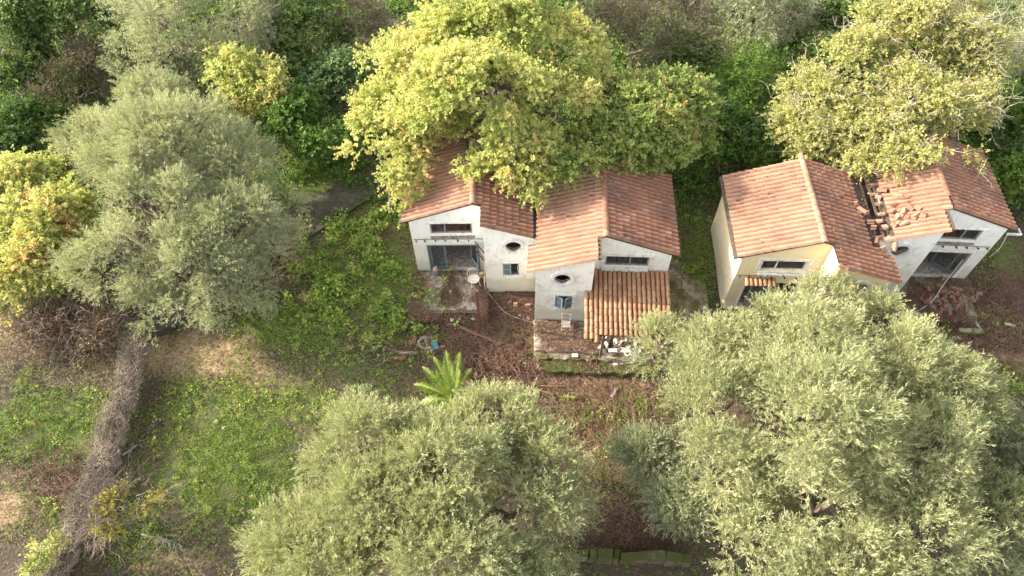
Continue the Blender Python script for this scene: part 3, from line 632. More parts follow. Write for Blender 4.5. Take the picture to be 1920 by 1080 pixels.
def make_crown(lobes, n_clump, clump_r, n_twig, twig_l, n_leaf, leaf_l, leaf_w, quad, upb=.5, droop=.15, bias=0.0, flat=.0, sleek=0.0, gap=.36, nsc=.62):
    """clumps on the shells of the lobes, twigs fanning out of each clump, leaves along each twig"""
    area = np.array([q[1][0] * q[1][1] + q[1][2] * q[1][0] for q in lobes]); pick = rng.choice(len(lobes), n_clump * 4, p=area / area.sum())
    C0 = np.array([q[0] for q in lobes])[pick]; R0 = np.array([q[1] for q in lobes])[pick]
    d = nz(rng.normal(size=(len(pick), 3))); d[:, 2] = np.where(d[:, 2] < -.35, -d[:, 2], d[:, 2])
    nv_ = noise3((C0 + d * R0) * nsc + 50); C = C0 + d * R0 * (rng.uniform(.62, .95, len(pick)) + .32 * (nv_ - .5) * 2)[:, None]
    keep = nv_ > gap * rng.uniform(.75, 1.15, len(C))
    for i, (c, r) in enumerate(lobes):
        q = (((C - c) / r) ** 2).sum(1); keep &= ~((q < .42) & (pick != i))
    keep &= C[:, 2] > .35
    ids = np.where(keep)[0][:n_clump]; C = C[ids]; A = nz(d[ids] / R0[ids] * R0[ids].mean() + np.array([0, 0, upb])); nC = len(C)
    cr_ = clump_r * rng.uniform(.65, 1.35, nC)
    ch = .6 * rng.rand(nC) + .4 * noise3(C * .9 + 9)
    ti = np.repeat(np.arange(nC), n_twig); nT = len(ti)
    td = nz(A[ti] * (.55 + .35 * sleek) + nz(rng.normal(size=(nT, 3))) * .95)
    O = C[ti] + td * (cr_[ti] * rng.uniform(.1, .85, nT) ** .8)[:, None] * np.array([1, 1, 1 - flat])
    T = nz(td * (1 - .3 * sleek) + A[ti] * (.45 + .4 * sleek) + np.array([0, 0, upb * .35]) + .45 * rng.normal(size=(nT, 3)))
    if flat: T[:, 2] *= (1 - flat); T = nz(T)
    tl = twig_l * rng.uniform(.55, 1.3, nT)
    li = np.repeat(np.arange(nT), n_leaf); nL = len(li); s = rng.rand(nL)
    rr = nz(np.cross(T[li], nz(rng.normal(size=(nL, 3)))))
    P = O[li] + T[li] * (s * tl[li])[:, None] + np.array([0, 0, -1.0]) * (droop * (s * tl[li]) ** 2)[:, None]
    D = nz(T[li] * (rng.uniform(.3, .9, (nL, 1)) + sleek) + rr * rng.uniform(.5, 1, (nL, 1)) * (1 - .25 * sleek) + np.array([0, 0, -.25 if quad else .1]))
    hue = np.clip(.45 * ch[ti][li] + .3 * rng.rand(nT)[li] + .25 * rng.rand(nL) + bias, 0, 1)
    up = np.tile(np.array([0, 0, 1.0]), (nL, 1)) if quad else None
    V, F, H = leaf_arrays(P, D, leaf_l * rng.uniform(.65, 1.3, nL), leaf_w * rng.uniform(.7, 1.25, nL), hue, quad, up)
    return V, F, H, C, O, T, tl
def limb(mb, p, q, r0, r1, wob=.25, n=5, sides=5):
    p = np.array(p, float); q = np.array(q, float); L = np.linalg.norm(q - p); pts = []
    for i in range(n + 1):
        f = i / n; m_ = p * (1 - f) + q * f + np.array([0, 0, 1]) * L * .12 * math.sin(math.pi * f) + (rng.normal(size=3) * L * wob * .12 * (0 < i < n)); pts.append(m_)
    mb.tube(pts, [r0 * (1 - i / n) + r1 * i / n for i in range(n + 1)], sides, False); return pts
def trunk_mesh(root, lobes, C, r, hfork, bark, n_sub=60, parent=None, origin=None):
    mb = MB(); base = np.array(root, float); fork = base + np.array([rng.normal() * .2, rng.normal() * .2, hfork])
    pts = [base + (0, 0, -.15), base + (0, 0, .15), base * .55 + fork * .45 + rng.normal(size=3) * .06, fork]
    mb.tube(pts, [r * 1.5, r * 1.15, r * .95, r * .85], 9, False)
    ends = []
    for (c, rad) in lobes:
        e = c - np.array([0, 0, rad[2] * .25]); limb(mb, fork, e, r * .6, r * .22, .5, 5, 6); ends.append(e)
    ends = np.array(ends)
    if len(C):
        for i in rng.choice(len(C), min(n_sub, len(C)), replace=False):
            k = np.argmin(((ends - C[i]) ** 2).sum(1)); limb(mb, ends[k], C[i], r * .2, r * .05, .6, 4, 4)
    if origin is not None: mb.v = [(a - origin[0], b_ - origin[1], c_ - origin[2]) for a, b_, c_ in mb.v]
    return mb
def tree(name, root_px, lobes, label, cat, leaf, group=None, r=.28, hfork=1.8, bark='bark', bare=0, bare_mat='bark_pale', bare_len=1.1, n_sub=60, **kw):
    b = G(*root_px); b[2] = float(ground_h(b[0], b[1])); root = empty(name, b, label=label, cat=cat, group=group)
    V, F, H, C, O, T, tl = make_crown(lobes, **kw)
    link('crown', np_mesh('crown', V - b, F, M[leaf], H), root)
    trunk_mesh(b, lobes, C, r, hfork, bark, n_sub, root, b).build('trunk', M[bark], root, True)
    if bare:
        mb = MB()
        for i in rng.choice(len(O), bare, replace=False):
            p = C[rng.randint(len(C))] if False else O[i]; e = p + T[i] * bare_len * rng.uniform(.6, 1.5)
            pts = limb(mb, p, e, .018, .006, .8, 4, 3)
            for k in (2, 3):
                dd = nz(T[i] + .7 * rng.normal(size=3)); limb(mb, pts[k], pts[k] + dd * bare_len * .4, .009, .004, .8, 2, 3)
        mb.v = [(x - b[0], y - b[1], z - b[2]) for x, y, z in mb.v]
        mb.build('bare_branch', M[bare_mat], root, kind='stuff')
    return root
OL = dict(clump_r=.72, twig_l=.62, n_leaf=16, leaf_l=.17, leaf_w=.034, quad=False, upb=.5, droop=.25, sleek=.4, gap=.36, nsc=.8)
# the three big olives in front and the one to the side
tree('olive_tree', (1525, 900), [lump(1540, 685, 5.0, 2.7, 2.2, 1.8), lump(1700, 705, 4.6, 2.2, 1.9, 1.7), lump(1350, 665, 3.2, 1.7, 1.5, 1.4), lump(1350, 770, 4.0, 1.9, 1.9, 1.8), lump(1540, 800, 6.3, 2.7, 2.3, 1.9), lump(1720, 850, 4.6, 2.4, 2.2, 1.9), lump(1365, 880, 4.0, 1.8, 1.7, 1.6), lump(1530, 960, 5.2, 2.4, 2.0, 1.8), lump(1700, 1010, 4.4, 2.2, 1.8, 1.7), lump(1420, 1020, 3.8, 1.7, 1.6, 1.5), lump(1590, 1090, 4.2, 2.2, 1.6, 1.5), lump(1740, 705, 3.2, 1.15, 1.1, 1.1), lump(1650, 606, 3.7, 1.2, .9, .9), lump(1790, 760, 3.6, 1.45, 1.4, 1.3), lump(1570, 572, 4.0, 1.5, 1.0, 1.0), lump(1460, 612, 3.0, 1.3, .9, 1.0), lump(1245, 660, 2.6, 1.0, 1.0, 1.1), lump(1850, 960, 3.4, 1.5, 1.5, 1.3)],
     'largest grey-green olive tree, standing in front of the cream cottage', 'tree', 'olive', 'olive trees around the cottages', r=.42, n_clump=510, n_twig=42, bias=.06, bare=160, bare_len=.5, n_sub=120, **OL)
tree('olive_tree', (1230, 960), [lump(1222, 870, 1.9, .85, .85, .85), lump(1270, 935, 2.3, .85, .8, .85)],
     'small bluish olive bush tucked between the two large front olives', 'tree', 'olive_grey', 'olive trees around the cottages', r=.16, n_clump=75, n_twig=42, bias=-.12, bare=30, bare_len=.5, n_sub=30, **OL)
tree('olive_tree', (840, 1010), [lump(800, 835, 3.6, 1.8, 1.3, 1.4), lump(930, 810, 3.7, 1.7, 1.4, 1.4), lump(700, 840, 4.0, 1.9, 1.8, 1.6), lump(840, 900, 4.8, 2.1, 1.8, 1.7), lump(1000, 880, 3.6, 1.5, 1.4, 1.3), lump(970, 990, 4.0, 1.8, 1.6, 1.4), lump(700, 960, 4.2, 2.0, 1.7, 1.6), lump(580, 1020, 3.2, 1.7, 1.4, 1.3), lump(830, 1040, 4.6, 2.2, 1.6, 1.6), lump(660, 1090, 3.8, 2.0, 1.4, 1.4), lump(990, 1100, 3.4, 1.7, 1.2, 1.2), lump(650, 790, 2.7, .9, .8, .9), lump(1060, 945, 2.6, .85, .9, .8)],
     'broad silvery olive tree growing in front of the palm', 'tree', 'olive', 'olive trees around the cottages', r=.38, n_clump=400, n_twig=42, bias=.03, bare=150, bare_len=.5, n_sub=110, **OL)
tree('olive_tree', (335, 560), [lump(330, 270, 5.8, 2.7, 2.2, 2.0), lump(230, 300, 4.6, 2.0, 1.9, 1.7), lump(440, 320, 4.6, 2.1, 2.0, 1.8), lump(290, 400, 5.2, 2.5, 2.1, 1.9), lump(440, 430, 4.3, 2.3, 2.0, 1.8), lump(240, 480, 4.0, 2.1, 1.8, 1.7), lump(350, 520, 3.9, 2.3, 1.9, 1.8), lump(440, 540, 3.0, 1.5, 1.4, 1.3), lump(290, 200, 5.0, 1.7, 1.4, 1.5), lump(500, 400, 3.2, 1.5, 1.6, 1.3), lump(300, 590, 2.4, 1.2, 1.0, 1.0), lump(170, 260, 3.8, 1.3, 1.2, 1.2), lump(505, 460, 2.6, 1.3, 1.3, 1.1), lump(480, 530, 2.2, 1.0, 1.0, .9)],
     'grey olive tree beside the concrete path, with a feathery rounded crown', 'tree', 'olive_grey', 'olive trees around the cottages', r=.36, n_clump=400, n_twig=42, bias=.04, bare=220, bare_len=.6, n_sub=110, **dict(OL, twig_l=.7))
tree('olive_tree', (1880, 980), [lump(1880, 850, 2.6, 1.3, 1.4, 1.1), lump(1900, 960, 2.6, 1.4, 1.4, 1.1), lump(1870, 1060, 2.4, 1.3, 1.3, 1.0), lump(1960, 900, 3.0, 1.6, 1.6, 1.3)],
     'low dark olive tree in shade at the lower corner behind the largest olive', 'tree', 'olive_grey', 'olive trees around the cottages', r=.2, n_clump=120, n_twig=40, bias=-.15, bare=20, n_sub=40, **OL)
MP = dict(clump_r=.75, twig_l=.6, n_leaf=20, leaf_l=.125, leaf_w=.095, quad=2, upb=.35, droop=.3, flat=.25)
tree('maple_tree', (900, 235), [lump(930, 60, 8.5, 3.2, 2.6, 2.4), lump(780, 110, 7.2, 2.3, 2.2, 2.0), lump(1040, 110, 7.4, 2.4, 2.2, 2.0), lump(900, 180, 8.4, 3.0, 2.4, 2.3), lump(760, 230, 6.2, 2.2, 2.0, 1.8), lump(1040, 220, 6.6, 2.1, 2.0, 1.8), lump(900, 270, 6.4, 2.2, 1.5, 1.5), lump(700, 270, 5.4, 1.5, 1.4, 1.4), lump(990, 300, 6.1, 1.5, 1.0, .9), lump(930, -40, 8.5, 3.0, 2.4, 2.2), lump(740, 340, 4.6, 1.1, 1.1, 1.0), lump(730, 395, 3.6, .7, .7, .9), lump(1000, 345, 5.6, .75, .45, .4), lump(870, 305, 5.9, .8, .6, .4), lump(800, 285, 5.8, 1.5, .7, .5), lump(955, 325, 5.8, .9, .5, .4)],
     'big yellow-green maple spreading over the roofs of the two white cottages', 'tree', 'maple', r=.36, hfork=3, n_clump=460, n_twig=27, bias=.11, gap=.42, bare=150, bare_mat='bark', n_sub=120, **MP)
tree('broadleaf_tree', (1215, 275), [lump(1210, 215, 6.0, 2.0, 1.7, 1.6), lump(1270, 200, 5.4, 1.5, 1.5, 1.3), lump(1150, 260, 5.6, 1.5, 1.2, 1.1), lump(1230, 275, 4.9, 1.4, .9, 1.0), lump(1085, 315, 6.0, .7, .5, .5), lump(1290, 250, 4.4, 1.1, 1.0, 1.0)],
     'mid green tree between the big maple and the gap to the cream cottage', 'tree', 'mid', r=.24, hfork=2.5, n_clump=190, n_twig=30, bias=.22, bare=60, bare_mat='bark', **dict(MP, leaf_l=.13, leaf_w=.1, quad=2, n_leaf=15))
tree('yellowing_tree', (1690, 260), [lump(1700, 60, 6.8, 2.6, 2.2, 2.0), lump(1790, 110, 5.8, 2.3, 2.1, 1.8), lump(1620, 140, 6.4, 2.4, 2.0, 1.9), lump(1530, 190, 5.2, 1.9, 1.8, 1.5), lump(1720, 190, 6.0, 2.2, 1.9, 1.7), lump(1800, 220, 4.8, 1.7, 1.5, 1.4), lump(1640, 250, 5.2, 2.0, 1.4, 1.3), lump(1540, 260, 4.6, 1.6, 1.2, 1.2), lump(1760, 10, 5.6, 2.0, 1.8, 1.6), lump(1610, 310, 4.7, .9, .7, .5), lump(1735, 272, 6.2, 1.3, .7, .6), lump(1690, 290, 5.6, 1.0, .6, .5), lump(1800, 285, 4.9, .9, .6, .5), lump(1480, 240, 4.4, 1.2, 1.1, 1.0)],
     'thinning yellow tree with pale bare branches above the roofs of the cream cottage', 'tree', 'yellow', r=.3, hfork=2.6, n_clump=330, n_twig=28, bias=.05, bare=600, bare_len=1.15, n_sub=120, **dict(MP, leaf_l=.13, leaf_w=.1, n_leaf=12, quad=2))
tree('yellow_tree', (75, 575), [lump(60, 340, 3.6, 1.4, 1.3, 1.2), lump(20, 400, 3.4, 1.8, 1.5, 1.4), lump(110, 420, 3.2, 1.4, 1.4, 1.2), lump(60, 490, 2.6, 1.8, 1.3, 1.2), lump(-30, 380, 3.4, 1.6, 1.6, 1.4), lump(120, 500, 2.3, 1.1, 1.0, .9), lump(-40, 510, 2.4, 1.6, 1.3, 1.2), lump(40, 550, 1.6, 1.4, .8, .9)],
     'bright yellow maple touching the side of the grey olive', 'tree', 'maple', r=.24, n_clump=210, n_twig=30, bias=.15, bare=60, bare_mat='bark', **dict(MP, quad=2))
# background wood, each bush and tree its own
BG = dict(clump_r=.8, twig_l=.6, n_leaf=9, upb=.4, droop=.3)
BQ = dict(BG, quad=2, leaf_l=.19, leaf_w=.13); BT = dict(BG, quad=False, leaf_l=.2, leaf_w=.05)
wood = [
 ('olive_tree', (310, 130), [(310, 40, 5.5, 2.6), (260, 110, 4.2, 1.7), (360, 90, 4.6, 2.0), (330, -30, 5.5, 2.4)], 'pale grey olive at the top edge above the feathery grey olive', 'tree', 'olive_grey', 110, .05, BT, 120),
 ('olive_tree', (460, 110), [(450, 40, 5.2, 1.9), (500, 70, 4.2, 1.5), (470, -20, 5.5, 2.0)], 'drooping brownish grey olive at the top edge with a dark hollow at its side', 'tree', 'olive_grey', 70, -.05, BT, 140),
 ('small_maple', (445, 225), [(440, 150, 4.4, 1.5), (490, 160, 4.0, 1.2), (460, 205, 3.2, 1.3)], 'small bright yellow-green maple behind the feathery grey olive', 'tree', 'maple', 60, .1, BQ, 20),
 ('dense_bush', (580, 130), [(570, 70, 3.6, 1.9), (610, 30, 3.8, 1.8), (550, 120, 2.8, 1.4)], 'dark green bush at the top edge near the brown thicket', 'bush', 'dark', 70, .15, BQ, 0),
 ('brown_thicket', (655, 90), [(660, 40, 3.2, 1.7), (690, 80, 2.6, 1.3)], 'brown half-dead thicket beside the big maple', 'bush', 'drab', 45, .1, BT, 160),
 ('bluish_bush', (640, 185), [(640, 150, 2.6, 1.3), (600, 170, 2.2, 1.1), (660, 180, 2.0, 1.0)], 'blue-green leafy bush beside the trunk side of the big maple', 'bush', 'bluish', 50, .2, BQ, 0),
 ('dense_bush', (560, 290), [(550, 250, 2.2, 1.6), (610, 270, 2.2, 1.5), (590, 220, 2.6, 1.5)], 'dark leafy bush behind the concrete path', 'bush', 'green', 70, -.12, BQ, 0),
 ('dense_bush', (60, 80), [(60, 30, 4.0, 2.2), (130, 20, 4.0, 2.0), (10, 80, 3.4, 2.0), (180, 50, 3.2, 1.6)], 'dark green bushes in the upper corner, seen from above', 'bush', 'dark', 110, .15, BQ, 20),
 ('dense_bush', (20, 180), [(20, 150, 2.2, 1.5), (50, 115, 2.4, 1.3)], 'deep green bush below the upper corner bushes', 'bush', 'dark', 50, .2, BQ, 0),
 ('dead_shrub', (110, 640), [(90, 615, .7, 1.1), (150, 600, .8, 1.1), (190, 640, .6, .9), (60, 640, .5, .9)], 'reddish brown dead shrub mass at the foot of the bright yellow maple', 'shrub', 'dry', 70, -.1, dict(BQ, leaf_l=.1, leaf_w=.06, n_leaf=5), 420),
 ('scrub', (150, 180), [(150, 160, 1.8, 1.6), (110, 200, 1.6, 1.5), (180, 120, 1.8, 1.4)], 'brownish green scrub behind the grey olive', 'bush', 'drab', 70, .25, BT, 90),
 ('scrub', (50, 275), [(60, 250, 1.6, 1.6), (20, 290, 1.6, 1.4), (100, 240, 1.4, 1.2)], 'dull green scrub above the bright yellow maple', 'bush', 'green', 60, -.25, BQ, 40),
 ('bare_vine_tree', (1180, 130), [(1170, 70, 4.6, 1.7), (1150, 10, 4.8, 1.8), (1190, 130, 3.2, 1.2)], 'brown leafless vine-hung tree beside the big maple', 'tree', 'drab', 45, .2, BT, 320),
 ('bare_vine_tree', (1260, 110), [(1250, 50, 5.0, 1.9), (1290, 0, 5.2, 2.0)], 'grey vine-hung tree at the top edge with trailing stems', 'tree', 'drab', 45, .0, BT, 320),
 ('willow', (1400, 90), [(1390, 30, 5.2, 2.2), (1450, 20, 5.0, 2.0), (1350, 60, 4.2, 1.6)], 'grey-green weeping tree at the top edge above the green bush', 'tree', 'olive_grey', 90, -.1, BT, 160),
 ('dense_bush', (1290, 150), [(1290, 120, 2.8, 1.5), (1340, 140, 2.6, 1.4), (1250, 150, 2.4, 1.2)], 'dark ivy-covered bush behind the mid green tree', 'bush', 'dark', 70, .3, BQ, 0),
 ('soft_bush', (1390, 190), [(1390, 150, 3.2, 1.7), (1360, 190, 2.6, 1.5), (1420, 200, 2.4, 1.4)], 'soft fresh green bush between the two tree groups behind the cottages', 'bush', 'green', 90, .0, BT, 0),
 ('dense_bush', (1370, 280), [(1360, 250, 2.4, 1.4), (1320, 290, 2.0, 1.1), (1420, 275, 2.2, 1.2), (1450, 290, 2.0, .9)], 'olive brown bush behind the roof edge of the cream cottage', 'bush', 'green', 80, -.2, BQ, 40),
 ('dense_bush', (1530, 80), [(1520, 50, 3.4, 1.7), (1570, 40, 3.4, 1.6), (1500, 100, 2.8, 1.3)], 'very dark bush behind the thinning yellow tree', 'bush', 'dark', 70, .2, BQ, 0),
 ('olive_tree', (1905, 150), [(1900, 80, 4.4, 1.7), (1940, 120, 4.2, 1.7), (1915, 30, 4.6, 1.6)], 'pale olive tree at the upper corner beside the thinning yellow tree', 'tree', 'olive_grey', 70, .1, BT, 40),
 ('leafy_bush', (1910, 240), [(1905, 215, 2.8, 1.0), (1950, 230, 2.6, 1.3)], 'bright green bush behind the cottage with the white gutter', 'bush', 'green', 45, .05, BQ, 0),
 ('leafy_bush', (1905, 350), [(1905, 335, 1.8, .9), (1950, 340, 2.0, 1.2)], 'green bush beside the white gutter', 'bush', 'green', 40, .0, BQ, 0),
 ('dense_bush', (1860, 270), [(1850, 240, 2.0, 1.2), (1880, 290, 1.6, 1.0)], 'dark low bush in shade behind the roof with the white gutter', 'bush', 'dark', 45, .1, BQ, 0),
 ('yellow_shrub', (245, 985), [(232, 950, 1.3, .75), (265, 935, 1.2, .55), (215, 975, 1.0, .5)], 'small yellow shrub with bare grey branches beside the vine-covered wall', 'shrub', 'gold', 20, .1, dict(BQ, leaf_l=.10, leaf_w=.07, clump_r=.38, twig_l=.45, n_leaf=8), 220),
 ('yellow_shrub', (85, 1050), [(90, 1035, 1.0, .5), (70, 1065, .8, .4)], 'tiny yellow-green shrub at the foot of the vine-covered wall', 'shrub', 'maple', 12, .1, dict(BQ, leaf_l=.12, leaf_w=.08, clump_r=.35, twig_l=.35, n_leaf=6), 40),
]
for (nm, rp, lb, label, cat, leaf, ncl, bias, kw, bare) in wood:
    tree(nm, rp, [lump(x, y, z, r, r * .95, r * .8) for x, y, z, r in lb], label, cat, leaf, r=.16 if cat == 'tree' else .07, hfork=1.2 if cat == 'tree' else .4, n_clump=ncl, n_twig=24, bias=bias, bare=bare, bare_mat='vine', n_sub=30, **kw)
# wood beyond and beside the frame, one mass
def mass(name, spots, leaf, n_leaf_, ll, lw, kind='stuff'):
    P = []; 
    for (x, y, z, r, n) in spots:
        d = nz(rng.normal(size=(n, 3))); d[:, 2] = np.abs(d[:, 2]); P.append(np.array([x, y, z]) + d * r * rng.uniform(.6, 1.05, (n, 1)) * np.array([1, 1, .8]) * (1 + .25 * np.sin(7 * d[:, :1] + 5 * d[:, 1:2])))
    P = np.concatenate(P); n = len(P); D = nz(rng.normal(size=(n, 3)) + np.array([0, 0, .3]))
    V, F, H = leaf_arrays(P, D, ll * rng.uniform(.6, 1.3, n), lw * rng.uniform(.6, 1.3, n), rng.rand(n), 2, np.tile([0, 0, 1.0], (n, 1)))
    return link(name, np_mesh(name, V, F, M[leaf], H), kind=kind)
spots = []
for k in range(70):
    x = rng.uniform(-62, 62); y = rng.uniform(52, 72); spots.append((x, y, 2.0, rng.uniform(2, 4), 420))
mass('far_woodland', spots, 'dark', 1, .38, .26)
spots = [(-33, 15.2, 8.5, 4.2, 1900), (-33.5, 15.2, 4, 3.2, 1200), (-36, 27, 2, 3, 900), (-34, 33, 4, 4, 900), (36, 22, 3, 3.5, 800), (37, 30, 4, 4, 900), (33, 14, 3, 3, 800)]
mass('side_woodland', spots, 'green', 1, .3, .2)
# ------------------------------------------------------------------ ground cover
def scatter(n, box, accept, seed):
    r = np.random.RandomState(seed); x = r.uniform(box[0], box[1], n); y = r.uniform(box[2], box[3], n); z = ground_h(x, y)
    P = np.stack([x, y, z], 1); px, py = to_px(P); d = accept(px, py, x, y); k = r.rand(n) < d; return P[k], d[k]
HOUSES = (h1, h2, h3, h4)
def free(x, y):
    """outside the cottages and their paving"""
    ok = np.ones_like(x)
    for h in HOUSES:
        l = h.root.location; yw = h.root.rotation_euler.z; dx, dy = x - l.x, y - l.y
        u = (dx * math.cos(yw) + dy * math.sin(yw)) * h.m; v = -dx * math.sin(yw) + dy * math.cos(yw)
        ok *= ~((u > -.05) & (u < 6.5) & (v > -.05) & (v < 5.1)); ok *= ~((u > 3.65) & (u < 6.5) & (v > -1.3) & (v < .1))
        if h is h2: ok *= ~((u > 0) & (u < 6.4) & (v > -3.42) & (v < 0))
    return ok
def weeds(name, n, box, dens, leaf, size, per, hgt, seed, bias=0., mesh_only=False):
    P, d = scatter(n, box, dens, seed); r = np.random.RandomState(seed + 1); m_ = len(P); i = np.repeat(np.arange(m_), per); k = len(i)
    an = r.uniform(0, 2 * math.pi, k); el = r.uniform(-.1, .9, k); D = np.stack([np.cos(an) * np.cos(el), np.sin(an) * np.cos(el), np.sin(el)], 1)
    hh = r.uniform(.1, 1, m_) ** 1.5; pos = P[i] + np.stack([r.normal(size=k) * size * .5, r.normal(size=k) * size * .5, hgt * hh[i] * r.rand(k)], 1)
    hue = np.clip(.5 * r.rand(m_)[i] + .5 * r.rand(k) + bias, 0, 1)
    V, F, H = leaf_arrays(pos, D, size * r.uniform(.5, 1.4, k), size * .62 * r.uniform(.6, 1.3, k), hue, 2, np.tile([0, 0, 1.0], (k, 1)))
    return link(name, np_mesh(name, V, F, M[leaf], H), kind='stuff')
BOX = (-24, 26, 5, 40)
noisy = lambda x, y: .12 + 1.25 * sstep(.38, .62, .55 * vnoise(x, y, .8, 21) + .45 * vnoise(x, y, 2.1, 24)) * (.4 + 1.2 * vnoise(x, y, 4.0, 22))
weeds('ground_weeds', 900000, BOX, lambda px, py, x, y: field('green', px, py) * .5 * noisy(x, y) * free(x, y), 'weed', .066, 5, .16, 31, .16)
weeds('tall_weeds', 50000, BOX, lambda px, py, x, y: (field('green', px, py) > .3) * .5 * sstep(.52, .66, .6 * vnoise(x, y, .9, 23) + .4 * vnoise(x, y, 2.4, 28)) * free(x, y), 'weed', .12, 12, .55, 33, .2)
weeds('sparse_weeds', 190000, (-34, 40, 1, 40), lambda px, py, x, y: .22 * sstep(.42, .66, vnoise(x, y, .9, 25)) * free(x, y), 'green', .09, 5, .15, 35)
weeds('leafy_herbs', 16000, (-12, -2, 17, 27), lambda px, py, x, y: .8 * np.exp(-(((px - 690) / 95) ** 2 + ((py - 520) / 90) ** 2)) * sstep(.5, .64, vnoise(x, y, 1.2, 29)) * free(x, y), 'weed', .19, 12, .7, 36, .15)
weeds('fallen_leaves', 600000, (-34, 38, 2, 40), lambda px, py, x, y: (.05 + .5 * field('dry', px, py) + .22 * field('red', px, py)) * free(x, y), 'dry', .07, 2, .03, 37)
weeds('undergrowth', 62000, (-40, 40, 26, 54), lambda px, py, x, y: .75 * free(x, y) * sstep(25, 29, y) * (.35 + .9 * sstep(.4, .6, vnoise(x, y, .3, 27))) * (abs(x + 11) + abs(y - 27) > 3.2), 'green', .21, 6, .7, 39, -.05)
def sticks(name, n, box, dens, mat, length, rad, hgt, seed, parent=None, segs=2):
    """loose stems and twigs, three sided"""
    P, d = scatter(n, box, dens, seed); r = np.random.RandomState(seed + 3); m_ = len(P)
    an = r.uniform(0, 2 * math.pi, m_); L = length * r.uniform(.4, 1.4, m_)
    rows = []
    for s_ in range(segs + 1):
        f = s_ / segs; b = an + (f - .5) * r.normal(size=m_) * 1.2
        rows.append(P + np.stack([np.cos(b) * L * (f - .5), np.sin(b) * L * (f - .5), .02 + hgt * r.rand(m_) + hgt * .5 * math.sin(math.pi * f)], 1))
    rows = np.stack(rows, 1); T = nz(rows[:, -1] - rows[:, 0]); A = nz(np.cross(T, [0, 0, 1.0])); B = np.cross(T, A)
    ring = [A * math.cos(q) + B * math.sin(q) for q in (0, 2.09, 4.19)]
    V = np.stack([rows + (ring[k] * rad)[:, None, :] for k in range(3)], 2)  # m, segs+1, 3, 3
    idx_ = np.arange(m_ * (segs + 1) * 3).reshape(m_, segs + 1, 3); F = []
    for k in range(3): F.append(np.stack([idx_[:, :-1, k], idx_[:, :-1, (k + 1) % 3], idx_[:, 1:, (k + 1) % 3], idx_[:, 1:, k]], -1).reshape(-1, 4))
    return link(name, np_mesh(name, V.reshape(-1, 3), np.concatenate(F), M[mat]), parent, kind='stuff')
sticks('dead_stems', 210000, BOX, lambda px, py, x, y: .42 * field('red', px, py) ** 1.5 * free(x, y), 'twig_red', .9, .011, .13, 41)
sticks('dry_straw', 130000, BOX, lambda px, py, x, y: .4 * field('dry', px, py) * free(x, y), 'straw', .35, .008, .08, 43)
sticks('scattered_twigs', 9000, BOX, lambda px, py, x, y: .3 * free(x, y), 'vine', .6, .009, .08, 45)
def stick_mesh(P, length, rad, seed, up=.3, segs=2):
    r = np.random.RandomState(seed); m_ = len(P); T = nz(np.stack([r.normal(size=m_), r.normal(size=m_), up * r.normal(size=m_)], 1)); Bn = nz(np.cross(T, r.normal(size=(m_, 3)))); L = length * r.uniform(.4, 1.4, m_)
    rows = np.stack([P + T * (L * (s_ / segs - .5))[:, None] + Bn * (L * .25 * math.sin(math.pi * s_ / segs) * r.normal(size=m_) * .5)[:, None] for s_ in range(segs + 1)], 1)
    A = nz(np.cross(T, r.normal(size=(m_, 3)))); B = np.cross(T, A); V = np.stack([rows + ((A * math.cos(q) + B * math.sin(q)) * rad)[:, None, :] for q in (0, 2.09, 4.19)], 2)
    idx_ = np.arange(m_ * (segs + 1) * 3).reshape(m_, segs + 1, 3)
    F = np.concatenate([np.stack([idx_[:, :-1, k], idx_[:, :-1, (k + 1) % 3], idx_[:, 1:, (k + 1) % 3], idx_[:, 1:, k]], -1).reshape(-1, 4) for k in range(3)])
    return V.reshape(-1, 3), F
def litter_on(h, u0, u1, v0, v1, w_, n, seed, edge=.5):
    r = np.random.RandomState(seed); u = r.uniform(u0, u1, n); v = r.uniform(v0, v1, n)
    k = r.rand(n) < .15 + edge * sstep(.4, .65, vnoise(u, v, 1.1, seed)); u, v = u[k], v[k]; n = len(u)
    yw = h.root.rotation_euler.z; l = h.root.location; x = u * h.m
    P = np.stack([l.x + x * math.cos(yw) - v * math.sin(yw), l.y + x * math.sin(yw) + v * math.cos(yw), l.z + w_ + .03 * r.rand(n)], 1)
    D = nz(np.stack([r.normal(size=n), r.normal(size=n), .25 * r.normal(size=n)], 1))
    V, F, H = leaf_arrays(P, D, .08 * r.uniform(.4, 1.6, n), .05 * r.uniform(.5, 1.3, n), r.rand(n) ** 1.4, 2, np.tile([0, 0, 1.0], (n, 1)))
    link('leaf_litter', np_mesh('leaf_litter', V, F, M['dry'], H), kind='stuff')
    S_ = P[:n // 7] + np.array([0, 0, .03]); V, F = stick_mesh(S_, .5, .009, seed + 1, .12); link('litter_twigs', np_mesh('litter_twigs', V, F, M['twig_red']), kind='stuff')
litter_on(h1, -.3, 3.8, -3.2, -.05, -.02, 10500, 61, .8); litter_on(h2, .15, 6.4, -3.1, -1.3, -.03, 6500, 63, .8); litter_on(h2, .15, 6.3, -4.0, -3.45, -.35, 1500, 65, .8); litter_on(h2, .15, 6.3, -3.4, -3.13, -.2, 500, 66, .6)
litter_on(h2, -2.5, -.1, -2.5, 5, .03, 3500, 67, .6); litter_on(h4, -.2, 3.8, -2.8, -.1, .01, 9000, 69, .85)
